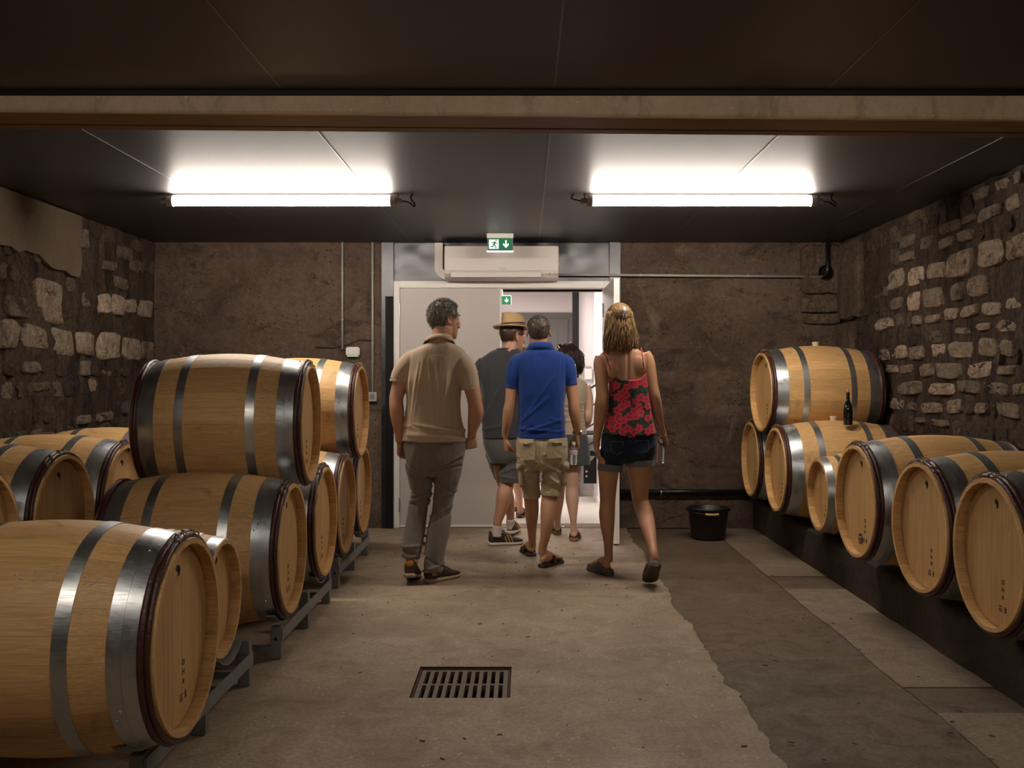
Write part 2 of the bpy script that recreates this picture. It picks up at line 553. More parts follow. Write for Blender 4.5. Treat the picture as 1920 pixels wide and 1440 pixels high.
# grate
gr = empty('drain_grate', ((GX0 + GX1) / 2, (GY0 + GY1) / 2, -0.012))
tag(gr, 'rusty cast-iron drain grate with two rows of slots set in the floor', 'grate')
IRON = simple('cast_iron', (0.150, 0.115, 0.085), 0.6, 0.5, 0.4, 18, 0.4)
gw, gd = GX1 - GX0 - 0.026, GY1 - GY0 - 0.026
hx, hy = gw / 2, gd / 2
bm = bmesh.new()
box(bm, -hx, hx, hy - .022, hy, -.03, 0); box(bm, -hx, hx, -hy, -hy + .022, -.03, 0)
box(bm, -hx, -.1715, -hy + .022, hy - .022, -.03, 0); box(bm, .1715, hx, -hy + .022, hy - .022, -.03, 0)
obj('frame', bm, IRON, gr)
bm = bmesh.new(); box(bm, -.1715, .1715, -.010, .010, -.03, -.0005); obj('middle_bar', bm, IRON, gr)
for row in (-1, 1):
    ya, yb = (0.010, hy - .022) if row > 0 else (-hy + .022, -0.010)
    for s in (-1, 1):
        for k in range(4):
            xc = s * (.0195 + .0357 * k + .01785)
            bm = bmesh.new(); box(bm, xc - .0088, xc + .0088, ya, yb, -.03, -.0002)
            obj('bar', bm, IRON, gr)
    bm = bmesh.new(); box(bm, -.0105, .0105, ya, yb, -.03, -.0001); obj('centre_bar', bm, IRON, gr)
bm = bmesh.new()
for s in (-1, 1): box(bm, s * (hx + .0065) - .004, s * (hx + .0065) + .004, -hy - .01, hy + .01, -.032, .004)
for s in (-1, 1): box(bm, -hx, hx, s * (hy + .0065) - .004, s * (hy + .0065) + .004, -.032, .004)
obj('seat_frame', bm, simple('rust', (0.07, 0.035, 0.02), 0.9, 0.2, 0.5, 40, 0.4), gr)

# ------------------------------------------------ relief grids for masonry faces
def relief(name, origin, du, dv, nu, nv, nrm, amp, sc, m, parent=None, hole=None, edge_flat=True, seed=0.0, extra=None):
    bm = bmesh.new()
    o = Vector(origin); du = Vector(du); dv = Vector(dv); nrm = Vector(nrm)
    vs = []
    for j in range(nv + 1):
        row = []
        for i in range(nu + 1):
            p = o + du * (i / nu) + dv * (j / nv)
            h = amp * noise.fractal(p * sc + Vector((seed, 0, 0)), 0.9, 2.1, 4)
            if extra: h += extra(p)
            row.append(bm.verts.new(p + nrm * h))
        vs.append(row)
    for j in range(nv):
        for i in range(nu):
            bm.faces.new((vs[j][i], vs[j][i + 1], vs[j + 1][i + 1], vs[j + 1][i]))
    bmesh.ops.recalc_face_normals(bm, faces=bm.faces)
    f = bm.faces[:][0]
    if f.normal.dot(nrm) < 0:
        bmesh.ops.reverse_faces(bm, faces=bm.faces)
    return obj(name, bm, m, parent, smooth=True, recalc=False)

def gauss_line(x, c, wd): return math.exp(-((x - c) / wd) ** 2)

# side walls: mortar bed, with rubble stones standing out of it
wl = relief('wall_left', (XL, 4.6, 0), (0, YB - 4.6, 0), (0, 0, ZC), 190, 120, (1, 0, 0), 0.024, 4.5, MORTAR)
wr = relief('wall_right', (XR, 4.6, 0), (0, YB - 4.6, 0), (0, 0, ZC), 190, 120, (-1, 0, 0), 0.024, 4.5, MORTAR, seed=9)
tag(wl, kind='structure'); tag(wr, kind='structure')
for s, par, X in ((-1, wl, XL), (1, wr, XR)):
    bm = bmesh.new()
    box(bm, min(X + s * .03, X + s * .15), max(X + s * .03, X + s * .15), YN, YB, 0, ZC)
    box(bm, min(X, X + s * .04), max(X, X + s * .04), YN, 4.6, 0, ZC)
    obj('wall_core', bm, MORTAR, par)

def stone_mesh(wd, ht, dep, rnd, blocky):
    """irregular rubble stone seen face on: local x across, z up, y = out of the wall"""
    bm = bmesh.new()
    n = 18
    out = []
    ex = rnd.uniform(.30, .55) if blocky else rnd.uniform(.5, .9)
    sd = rnd.uniform(0, 99)
    skew = rnd.uniform(-.14, .14)
    for k in range(n):
        t = 2 * PI * k / n + rnd.uniform(-.05, .05)
        c, s = math.cos(t), math.sin(t)
        x = math.copysign(abs(c) ** ex, c) * wd / 2
        z = math.copysign(abs(s) ** ex, s) * ht / 2
        j = 1 + .13 * noise.noise(Vector((c * 1.3, s * 1.3, sd))) + rnd.uniform(-.06, .04)
        out.append((x * j + skew * z, z * j + skew * .5 * x))
    lay = [(1.05, -.040), (1.0, dep * .35), (0.90, dep * .85), (0.60, dep), (.28, dep)]
    vr = []
    for (sc_, h) in lay:
        vr.append([bm.verts.new((x * sc_, h + (.014 * noise.noise(Vector((x * 26, z * 26, sd))) + rnd.uniform(-.003, .003) if h > 0 else 0), z * sc_)) for x, z in out])
    for a, b in zip(vr, vr[1:]):
        for i in range(n):
            bm.faces.new((a[i], a[(i + 1) % n], b[(i + 1) % n], b[i]))
    bm.faces.new(vr[-1])
    bmesh.ops.recalc_face_normals(bm, faces=bm.faces)
    me = bpy.data.meshes.new('stone')
    bm.to_mesh(me); bm.free()
    me.materials.append(STONE)
    me.shade_smooth()
    me.set_sharp_from_angle(angle=R(48))
    return me

def place_stones(side, X, parent, boxes, seed):
    """boxes: (y0, y1, z0, z1, brightness) bright stones; the rest is filled in courses"""
    rnd = random.Random(seed)
    taken = []
    def hit(b):
        for c in taken:
            if b[0] < c[1] - .01 and b[1] > c[0] + .01 and b[2] < c[3] - .01 and b[3] > c[2] + .01: return True
        return False
    lst = [(b, True) for b in boxes]
    taken += [b[:4] for b in boxes]
    z = 0.02
    while z < ZC - .06:
        h = rnd.uniform(.085, .15)
        y = 4.7 + rnd.uniform(0, .1)
        while y < YB - .08:
            wd = rnd.uniform(.08, .21)
            b = (y, min(y + wd, YB - .03), z, min(z + h, ZC - .02))
            if hit(b):
                # try a squeezed stone in the gap
                b2 = (y, y + .07, z, z + h * .8)
                if not hit(b2) and rnd.random() < .5:
                    lst.append(((*b2, rnd.uniform(.10, .22)), False)); taken.append(b2)
                y += .05
                continue
            lst.append(((*b, rnd.choice((.09, .11, .13, .16, .20, .28))), False)); taken.append(b)
            y += wd + rnd.uniform(.02, .05)
        z += h + rnd.uniform(.018, .04)
    for (y0, y1, z0, z1, br), big in lst:
        if not big and rnd.random() < 0.22: continue
        cy, cz = (y0 + y1) / 2, (z0 + z1) / 2
        me = stone_mesh((y1 - y0) * (1.0 if big else .95), (z1 - z0) * (1.0 if big else .92), rnd.uniform(.012, .026) if big else rnd.uniform(.002, .016), rnd, big)
        o = link('stone', me, parent)
        # local y -> into the room
        o.matrix_world = Matrix(((0, -side, 0, X), (1, 0, 0, cy), (0, 0, 1, cz), (0, 0, 0, 1))) if side > 0 else \
            Matrix(((0, 1, 0, X), (1, 0, 0, cy), (0, 0, 1, cz), (0, 0, 0, 1)))
        if side < 0: pass
        o.rotation_euler.x += 0
        tint = rnd.uniform(-.03, .03)
        fade = 1.0
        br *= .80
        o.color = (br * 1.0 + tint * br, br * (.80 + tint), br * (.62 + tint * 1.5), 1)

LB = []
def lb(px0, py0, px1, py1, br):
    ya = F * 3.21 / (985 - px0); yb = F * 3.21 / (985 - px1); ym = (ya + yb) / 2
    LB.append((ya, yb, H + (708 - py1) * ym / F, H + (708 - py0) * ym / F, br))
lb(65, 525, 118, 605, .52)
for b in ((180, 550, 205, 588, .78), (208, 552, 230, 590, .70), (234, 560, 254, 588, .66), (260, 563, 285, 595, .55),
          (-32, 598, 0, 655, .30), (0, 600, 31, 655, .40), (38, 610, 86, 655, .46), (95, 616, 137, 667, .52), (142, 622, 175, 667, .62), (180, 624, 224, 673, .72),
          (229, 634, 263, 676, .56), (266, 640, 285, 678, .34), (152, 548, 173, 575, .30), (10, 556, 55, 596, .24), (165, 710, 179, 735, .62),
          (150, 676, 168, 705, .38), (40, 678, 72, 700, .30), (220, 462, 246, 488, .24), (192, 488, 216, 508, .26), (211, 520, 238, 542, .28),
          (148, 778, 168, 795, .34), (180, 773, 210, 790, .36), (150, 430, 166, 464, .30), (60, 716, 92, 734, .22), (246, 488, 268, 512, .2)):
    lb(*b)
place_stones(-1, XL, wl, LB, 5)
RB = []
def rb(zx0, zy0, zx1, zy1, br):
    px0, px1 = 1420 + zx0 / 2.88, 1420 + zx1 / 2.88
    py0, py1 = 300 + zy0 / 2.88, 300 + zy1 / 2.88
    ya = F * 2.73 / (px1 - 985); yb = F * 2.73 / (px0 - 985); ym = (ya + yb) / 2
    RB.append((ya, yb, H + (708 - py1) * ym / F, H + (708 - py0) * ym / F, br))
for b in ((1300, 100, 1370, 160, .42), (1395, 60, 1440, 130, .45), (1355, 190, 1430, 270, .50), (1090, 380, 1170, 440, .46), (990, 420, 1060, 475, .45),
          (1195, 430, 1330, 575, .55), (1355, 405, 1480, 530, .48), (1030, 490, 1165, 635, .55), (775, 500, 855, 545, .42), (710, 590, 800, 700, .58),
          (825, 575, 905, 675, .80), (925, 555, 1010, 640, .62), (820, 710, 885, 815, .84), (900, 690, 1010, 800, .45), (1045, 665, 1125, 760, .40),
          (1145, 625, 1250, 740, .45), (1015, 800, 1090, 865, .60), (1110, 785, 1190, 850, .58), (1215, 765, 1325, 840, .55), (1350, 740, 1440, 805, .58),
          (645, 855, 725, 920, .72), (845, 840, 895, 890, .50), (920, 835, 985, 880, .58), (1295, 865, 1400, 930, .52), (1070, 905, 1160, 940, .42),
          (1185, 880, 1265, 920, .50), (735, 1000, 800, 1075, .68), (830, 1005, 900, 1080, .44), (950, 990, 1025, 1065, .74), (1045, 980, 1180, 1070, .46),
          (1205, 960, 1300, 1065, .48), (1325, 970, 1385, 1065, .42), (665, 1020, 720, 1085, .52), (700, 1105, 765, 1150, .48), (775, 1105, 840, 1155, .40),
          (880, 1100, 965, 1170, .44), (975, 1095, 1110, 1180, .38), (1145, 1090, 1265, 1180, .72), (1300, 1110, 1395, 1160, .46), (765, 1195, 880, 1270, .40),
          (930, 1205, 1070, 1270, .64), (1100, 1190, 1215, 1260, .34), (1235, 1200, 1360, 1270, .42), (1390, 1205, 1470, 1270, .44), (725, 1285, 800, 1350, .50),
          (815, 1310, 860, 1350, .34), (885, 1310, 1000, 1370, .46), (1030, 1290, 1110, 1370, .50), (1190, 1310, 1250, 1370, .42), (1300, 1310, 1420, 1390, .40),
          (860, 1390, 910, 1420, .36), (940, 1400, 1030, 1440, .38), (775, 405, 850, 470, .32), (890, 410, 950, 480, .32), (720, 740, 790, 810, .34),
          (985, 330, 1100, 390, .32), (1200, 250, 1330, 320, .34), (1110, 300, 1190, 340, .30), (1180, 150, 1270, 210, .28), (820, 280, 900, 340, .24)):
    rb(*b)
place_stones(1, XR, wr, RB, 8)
# patch of old render high on the left wall
bm = bmesh.new()
rnd = random.Random(4)
pts = [(5.55, 2.455)]
top = [(5.55 + k * .15, 2.455) for k in range(1, 11)]
edge = [(7.08, 2.455), (7.06, 2.25), (7.08, 2.12), (7.05, 2.02)]
low = [(7.0 - k * .09, 2.03 + rnd.uniform(-.03, .03) + .008 * k) for k in range(16)]
outl = pts + top[:-1] + edge + low
a = [bm.verts.new((XL + .0, y, z)) for y, z in outl]
b = [bm.verts.new((XL + .034, 5.56 + (y - 5.56) * .995, z)) for y, z in outl]
n = len(outl)
bm.faces.new(b)
for i in range(n): bm.faces.new((a[i], a[(i + 1) % n], b[(i + 1) % n], b[i]))
obj('plaster_patch', bm, PLASTER, wl)

# far wall: cast concrete either side of the doorway, with shutter joints
def ex_l(p):
    h = -.014 * gauss_line(p.x, -1.42, .008) * (1 if p.z < 2.40 else 0)
    h += .018 / (1 + math.exp(-(p.z - 2.375) / .006)) * (1 if p.x < -1.7 else 0)
    h += -.010 * gauss_line(p.z, 1.62 + .05 * math.sin(p.x * 2), .006) * (.5 if p.x < -1.5 else 0)
    return h
def ex_r(p):
    h = -.014 * gauss_line(p.x, 0.93, .010)
    for zc in (.52, .95, 1.35, 1.9, 2.37): h += -.010 * gauss_line(p.z + .012 * noise.noise(Vector((p.x * 3, zc, 0))), zc, .010)
    return h
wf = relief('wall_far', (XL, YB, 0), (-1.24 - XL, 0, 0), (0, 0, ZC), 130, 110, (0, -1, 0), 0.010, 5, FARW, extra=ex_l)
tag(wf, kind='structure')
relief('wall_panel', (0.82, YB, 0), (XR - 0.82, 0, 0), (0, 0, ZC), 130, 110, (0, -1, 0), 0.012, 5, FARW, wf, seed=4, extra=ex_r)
bm = bmesh.new()
box(bm, XL - .15, -1.225, YB + .03, YB + .24, 0, ZC)
box(bm, 0.805, XR + .15, YB + .03, YB + .24, 0, ZC)
box(bm, -1.225, 0.805, YB + .10, YB + .24, 2.15, ZC)
obj('wall_core', bm, FARW, wf)
bm = bmesh.new()
box(bm, XL - .15, XR + .15, YN - .12, YN, 0, ZC)
tag(obj('wall_near', bm, FARW), kind='structure')

# dressed stones in the right corner, the topmost with a round pipe hole
def rough_block(name, x0, x1, z0, z1, dep, parent, hole=None, y=YB, m=None):
    bm = bmesh.new()
    rnd = random.Random(int(x0 * 100 + z0 * 37))
    n = 32
    out = []
    cx, cz = hole[0:2] if hole else ((x0 + x1) / 2, (z0 + z1) / 2)
    for k in range(n):
        t = 2 * PI * k / n
        c, s = math.cos(t), math.sin(t)
        tx = ((x1 - cx) / c if c > 1e-6 else (x0 - cx) / c if c < -1e-6 else 9)
        tz = ((z1 - cz) / s if s > 1e-6 else (z0 - cz) / s if s < -1e-6 else 9)
        q = min(tx, tz) * rnd.uniform(.95, 1.0)
        out.append((cx + c * q, cz + s * q))
    def ring(f, h, jit=0.0):
        return [bm.verts.new((cx + (x - cx) * f + rnd.uniform(-jit, jit), y - h - rnd.uniform(-jit, jit), cz + (z - cz) * f + rnd.uniform(-jit, jit))) for x, z in out]
    rr = [ring(1.0, -.03), ring(1.0, dep * .6, .003), ring(.96, dep, .003), ring(.8, dep + .004, .004)]
    if hole:
        r = hole[2]
        circ = lambda h: [bm.verts.new((cx + r * math.cos(2 * PI * k / n), y - h, cz + r * math.sin(2 * PI * k / n))) for k in range(n)]
        rr += [circ(dep), circ(0.008)]
    for a, b in zip(rr, rr[1:]):
        for i in range(n): bm.faces.new((a[i], a[(i + 1) % n], b[(i + 1) % n], b[i]))
    bm.faces.new(rr[-1])
    o = obj(name, bm, m or JAMB, parent)
    if hole:
        o.data.materials.append(BLACKHOLE)
        for p in o.data.polygons[-1:]: p.material_index = 1
        nb = len(o.data.polygons)
        for p in list(o.data.polygons)[nb - 1 - n:]: p.material_index = 1
    return o
rough_block('quoin_stone', 2.37, 2.72, 2.02, 2.45, .055, wf, hole=(2.585, 2.20, .068))
rough_block('quoin_stone', 2.38, 2.71, 1.86, 2.005, .050, wf)
rough_block('quoin_stone', 2.40, 2.72, 1.76, 1.85, .040, wf)
rough_block('quoin_stone', 2.56, 2.73, 1.25, 1.75, .022, wf)
# and their returns on the right-hand wall
for (y0, y1, z0, z1) in ((7.95, 8.5, 1.78, 2.45), (8.12, 8.5, 1.2, 1.77)):
    o = rough_block('quoin_stone', -(y1 - y0) / 2, (y1 - y0) / 2, z0, z1, .05, wr, y=0)
    o.rotation_euler = (0, 0, -PI / 2)
    o.location = (XR, (y0 + y1) / 2, 0)
for o in [x for x in wr.children if x.name.startswith('quoin_stone')]:
    # face must look into the room (-x)
    o.rotation_euler = (0, 0, -PI / 2)

# beam across the room
be = empty('trim_1', (0, 4.15, ZC)); tag(be, kind='structure')
def zf(x): return -.0085 * x
bm = bmesh.new()
n = 60
rs = []
for i in range(n + 1):
    x = XL + (XR - XL) * i / n
    zb = H + 1.066 + zf(x) - ZC
    e = .004 * noise.noise(Vector((x * 6, 0, 0)))
    rs.append([Vector((x, -.13, .04)), Vector((x, -.13 + e, zb + .012 + e)), Vector((x, -.12 + e, zb + .002 + e)), Vector((x, .12, zb + .006)), Vector((x, .13, zb + .016)), Vector((x, .13, .04))])
rings(bm, rs)
obj('beam_body', bm, BEAMC, be)
bm = bmesh.new()
rs = []
for i in range(n + 1):
    x = XL + (XR - XL) * i / n
    zb = H + 1.066 + zf(x) - ZC
    rs.append([Vector((x, -.122, zb + .004)), Vector((x, -.122, zb - .003)), Vector((x, .055, zb - .003)), Vector((x, .055, zb + .004))])
rings(bm, rs)
obj('soffit_board', bm, BOARD, be)
bm = bmesh.new()
rs = []
for i in range(n + 1):
    x = XL + (XR - XL) * i / n
    zb = H + 1.066 + zf(x) - ZC
    rs.append([Vector((x, .062, zb + .008)), Vector((x, .062, zb - .006)), Vector((x, .128, zb - .006)), Vector((x, .128, zb + .008))])
rings(bm, rs)
obj('soffit_board', bm, BOARD, be)
bm = bmesh.new(); box(bm, XL, XR, -.150, -.131, -.018, 0.0); obj('edge_trim', bm, BLACKM, be)

# ceiling of dark laminated panels
ce = empty('ceiling', (0, 0, ZC)); tag(ce, kind='structure')
bm = bmesh.new(); box(bm, XL - .2, XR + .2, YN - .2, YB + .3, .03, .10); obj('ceiling_deck', bm, BLACKM, ce)
xs = [XL, -2.085, -.983, .118, 1.219, 2.32, XR]
for (ya, yb) in ((YN, 4.02), (4.28, YB)):
    for x0, x1 in zip(xs, xs[1:]):
        bm = bbox(x0 + .002, x1 - .002, ya, yb, 0, .03)
        obj('ceiling_panel', bm, CEIL, ce)
        if x1 < XR:
            bm = bmesh.new(); box(bm, x1 - .003, x1 + .003, ya, yb, -.0015, .004); obj('joint_strip', bm, SEAM, ce)

# ledges along both side walls
def ledge(name, x0, x1, h, face):
    bm = bmesh.new()
    n = 60; m_ = 5
    def prof(y):
        e = lambda a: .012 * noise.noise(Vector((y * 2.5, a, x0))) + .006 * noise.noise(Vector((y * 11, a * 3, x0)))
        if face < 0:
            return [(x1, -.02), (x1, h), (x0 + .03, h), (x0 + .006 + e(1), h - .012), (x0 + e(2), h * .6), (x0 + e(3), h * .3), (x0 + .0 + e(4), 0.0), (x0, -.02)]
        return [(x0, -.02), (x0, h), (x1 - .03, h), (x1 - .006 + e(1), h - .012), (x1 + e(2), h * .6), (x1 + e(3), h * .3), (x1 + e(4), 0.0), (x1, -.02)]
    rs = [[Vector((x, YN + (YB - YN) * i / n, z)) for x, z in prof(YN + (YB - YN) * i / n)] for i in range(n + 1)]
    rings(bm, rs)
    o = obj(name, bm, LEDGEC)
    tag(o, kind='structure')
    return o
ledge('trim_2', 1.97, XR, .243, -1)
ledge('trim_3', XL, -2.26, .277, 1)

# ------------------------------------------------ doorway
dr = empty('door_1', (0, YB, 0)); tag(dr, kind='structure')
bm = bmesh.new()
for x0, x1 in ((-1.24, -1.138), (0.728, 0.82)):
    bm = bmesh.new(); box(bm, x0, x1, -.02, .2, 2.134 if False else 0, ZC)
    obj('steel_post', bm, SHEET, dr)
for x0, x1 in ((-1.205, -1.139), (0.735, 0.79)):
    bm = bmesh.new(); box(bm, x0, x1, -.034, -.02, 0, 2.0)
    obj('post_cover', bm, NAVYSTEEL, dr)
bm = bmesh.new()
nx, nz_ = 40, 8
vs = [[bm.verts.new((-1.138 + (0.728 + 1.138) * i / nx, .015 + .010 * noise.noise(Vector((i * .35, j * .6, 2))), 2.12 + (ZC - 2.12) * j / nz_)) for i in range(nx + 1)] for j in range(nz_ + 1)]
for j in range(nz_):
    for i in range(nx): bm.faces.new((vs[j][i], vs[j][i + 1], vs[j + 1][i + 1], vs[j + 1][i]))
obj('steel_panel', bm, SHEET, dr, smooth=True, recalc=False)
def jamb(x0, x1, z0, z1):
    bm = bmesh.new(); box(bm, x0, x1, -.012, .16, z0, z1)
    bmesh.ops.bevel(bm, geom=bm.edges[:], offset=.004, segments=2, affect='EDGES')
    obj('door_frame', bm, WHITEP, dr)
jamb(-1.138, -1.086, 0, 2.134); jamb(.676, .728, 0, 2.134); jamb(-1.086, .676, 2.076, 2.134)
bm = bmesh.new(); box(bm, -.2, .676, .16, .24, 2.060, 2.09); obj('door_stop', bm, BLACKM, dr)
bm = bmesh.new(); box(bm, -1.24, .82, .0, .24, -.02, .004); obj('threshold', bm, FLOORS, dr)
ll = empty('door_leaf', (-1.083, YB, 0)); ll.parent = None
def leaf(root, L_):
    bm = bbox(0, L_, 0, .042, .012, 2.070, .003)
    obj('leaf_panel', bm, LEAFP, root)
    bm = bbox(0, L_, -.004, .001, .012, .030, 0); obj('bottom_seal', bm, WHITEP, root)
    for z in (.20, 1.88):
        bm = bmesh.new(); cyl(bm, (-.004, -.008, z - .06), (-.004, -.008, z + .06), .008, n=10); obj('hinge', bm, GALV, root)
leaf(ll, .874)
bm = bbox(.862, .878, -.006, .044, .012, 2.07, .002); obj('edge_strip', bm, WHITEP, ll)
tag(ll, 'closed white left leaf of the double door behind the man in beige', 'door')
rl = empty('door_leaf', (.6765, YB - .015, 0))
leaf(rl, .874)
bm = bbox(.870, .877, -.001, .043, .012, 2.07, .001); obj('edge_strip', bm, WHITEP, rl)
bm = bmesh.new()
lathe(bm, [(.026, -.008), (.026, 0), (.02, .002)], 'z', 20)
bmesh.ops.rotate(bm, verts=bm.verts, cent=(0, 0, 0), matrix=Matrix.Rotation(-PI / 2, 3, 'X'))
bmesh.ops.translate(bm, verts=bm.verts, vec=(.80, .046, 1.02))
tube(bm, [(.80, .05, 1.02), (.80, .09, 1.02), (.70, .095, 1.02), (.68, .095, 1.02)], .009, 8)
obj('handle', bm, CHROME, rl)
tag(rl, 'white right leaf of the double door swung open, beside the woman in the floral top', 'door')
rl.rotation_euler = (0, 0, R(-89.4))

# air conditioner over the door
ac = empty('air_conditioner', (0, YB - .02, 2.13)); tag(ac, 'long white wall air conditioner mounted over the double door', 'air conditioner')
AX0, AX1 = -.681, .279
bm = bmesh.new()
prof = [(0.0, .278), (0.0, .0), (-.10, .0), (-.185, .012), (-.215, .045), (-.222, .10), (-.220, .255), (-.205, .278)]
rs = [[Vector((x, y, z)) for y, z in prof] for x in (AX0, AX1)]
rings(bm, rs)
bmesh.ops.bevel(bm, geom=[e for e in bm.edges if abs(e.verts[0].co.x - e.verts[1].co.x) < 1e-6], offset=.006, segments=2, affect='EDGES')
obj('housing', bm, AC_WHITE, ac)
bm = bbox(AX0 + .004, AX1 - .004, -.227, -.220, .068, .272, .002); obj('front_panel', bm, AC_WHITE, ac)
bm = bmesh.new(); box(bm, AX0 + .05, AX1 - .14, -.2205, -.19, .012, .058, None); obj('air_outlet', bm, AC_DARK, ac)
bm = bbox(AX0 + .055, AX1 - .145, -.226, -.218, .014, .055, .002); obj('louvre', bm, AC_WHITE, ac)
bm = bmesh.new()
for x in (AX1 - .075, AX1 - .03):
    tube(bm, [(x, -.2265, .04), (x, -.2285, .04)], [.008, .008], 12)
obj('indicator', bm, AC_DARK, ac)
bm = bmesh.new(); box(bm, -.22, -.16, -.2285, -.227, .083, .087); obj('name_plate', bm, AC_DARK, ac)
# its trunking
bm = bmesh.new()
pts = [(0, 0, .30), (0, 0, .10)] + [(.085 - .085 * math.cos(a), 0, .09 - .075 * math.sin(a)) for a in [PI / 2 * k / 8 for k in range(9)]] + [(.20, 0, .015)]
rs = []
for i, p in enumerate(pts):
    d = (Vector(pts[min(i + 1, len(pts) - 1)]) - Vector(pts[max(i - 1, 0)])).normalized()
    nrm = Vector((d.z, 0, -d.x))
    hw = .034
    P = Vector(p)
    rs.append([P + nrm * hw + Vector((0, -.03, 0)), P - nrm * hw + Vector((0, -.03, 0)), P - nrm * hw + Vector((0, .03, 0)), P + nrm * hw + Vector((0, .03, 0))])
rings(bm, rs)
bmesh.ops.bevel(bm, geom=[e for e in bm.edges if len(e.link_faces) == 2 and e.calc_face_angle(0) > 1.2], offset=.006, segments=2, affect='EDGES')
o = obj('pipe_cover', bm, AC_WHITE, None); o.location = (-.742, YB - .055, 2.155)
tag(o, 'beige pipe cover curving from the ceiling to the air conditioner', 'trunking')

# exit signs
def glyph_man(bm, s, y):
    """running figure, flat strokes, in a unit square about 0"""
    def st(pts, wd):
        for a, b in zip(pts, pts[1:]):
            a = Vector((a[0], 0, a[1])) * s; b = Vector((b[0], 0, b[1])) * s
            d = (b - a).normalized(); nn = Vector((-d.z, 0, d.x)) * wd * s
            a = a - d * wd * s * .5; b = b + d * wd * s * .5
            vs = [bm.verts.new(p + Vector((0, y, 0))) for p in (a + nn, a - nn, b - nn, b + nn)]
            bm.faces.new(vs)
    st([(.12, .22), (-.02, -.06)], .10)
    st([(-.02, -.08), (.18, -.18), (.20, -.40)], .060)
    st([(-.04, -.08), (-.14, -.28), (-.38, -.28)], .060)
    st([(.10, .22), (-.18, .20), (-.26, .04)], .045)
    st([(.12, .22), (.26, .06), (.42, .10)], .045)
    c = Vector((.24, 0, .38)) * s
    vs = [bm.verts.new(c + Vector((.085 * s * math.cos(2 * PI * k / 12), y, .085 * s * math.sin(2 * PI * k / 12)))) for k in range(12)]
    bm.faces.new(vs)
def arrow(bm, cx, s, y):
    q = [(-.07, .36), (.07, .36), (.07, -.08), (.26, .10), (.26, -.08), (0, -.36), (-.26, -.08), (-.26, .10), (-.07, -.08)]
    vs = [bm.verts.new((cx + a * s, y, b * s)) for a, b in q]
    bm.faces.new(vs)
SIGN_G = emis('exit_green', (0.0, 0.115, 0.040), 1.0)
SIGN_G.node_tree.nodes['Principled BSDF'].inputs['Base Color'].default_value = (.0, .04, .014, 1)
SIGN_W = emis('exit_white', (0.75, 0.95, 0.85), 0.9)
def exit_sign(root, wd, ht, man=True):
    bm = bbox(-wd / 2 - .006, wd / 2 + .006, -.012, .012, -ht / 2 - .006, ht / 2 + .006, .003); obj('sign_frame', bm, AC_DARK if man else WHITEP, root)
    bm = bbox(-wd / 2, wd / 2, -.0145, -.0115, -ht / 2, ht / 2); obj('sign_face', bm, SIGN_G, root)
    if man:
        bm = bmesh.new(); box(bm, -wd / 2 + .008, -.012, -.0165, -.0140, -ht / 2 + .010, ht / 2 - .010); obj('white_field', bm, SIGN_W, root)
        bm = bmesh.new(); glyph_man(bm, ht * .80, -.0175); o = obj('running_figure', bm, SIGN_G, root); 
        for v in o.data.vertices: v.co.x += -wd / 4 - .001
        bm = bmesh.new(); arrow(bm, wd / 4 - .002, ht * .92, -.0165); obj('arrow', bm, SIGN_W, root)
    else:
        bm = bmesh.new(); arrow(bm, wd / 4, ht * .8, -.0165); obj('arrow', bm, SIGN_W, root)
        bm = bmesh.new(); box(bm, -wd / 2 + .006, -.01, -.0165, -.0140, -ht / 2 + .008, ht / 2 - .008); obj('white_field', bm, SIGN_W, root)
        bm = bmesh.new(); glyph_man(bm, ht * .8, -.0175); o = obj('running_figure', bm, SIGN_G, root)
        for v in o.data.vertices: v.co.x += -wd / 4
es = empty('exit_sign', (-.204, 8.0, 2.380)); tag(es, 'lit green emergency exit sign under the cellar ceiling before the air conditioner', 'exit sign')
exit_sign(es, .196, .094)
bm = bbox(-.108, .108, -.022, .022, .050, .086, .003); obj('lamp_housing', bm, WHITEP, es)
bm = bbox(-.106, .106, -.006, .006, -.062, -.052, .001); obj('bottom_rail', bm, emis('rail_light', (.85, .92, 1.0), 7.0), es)

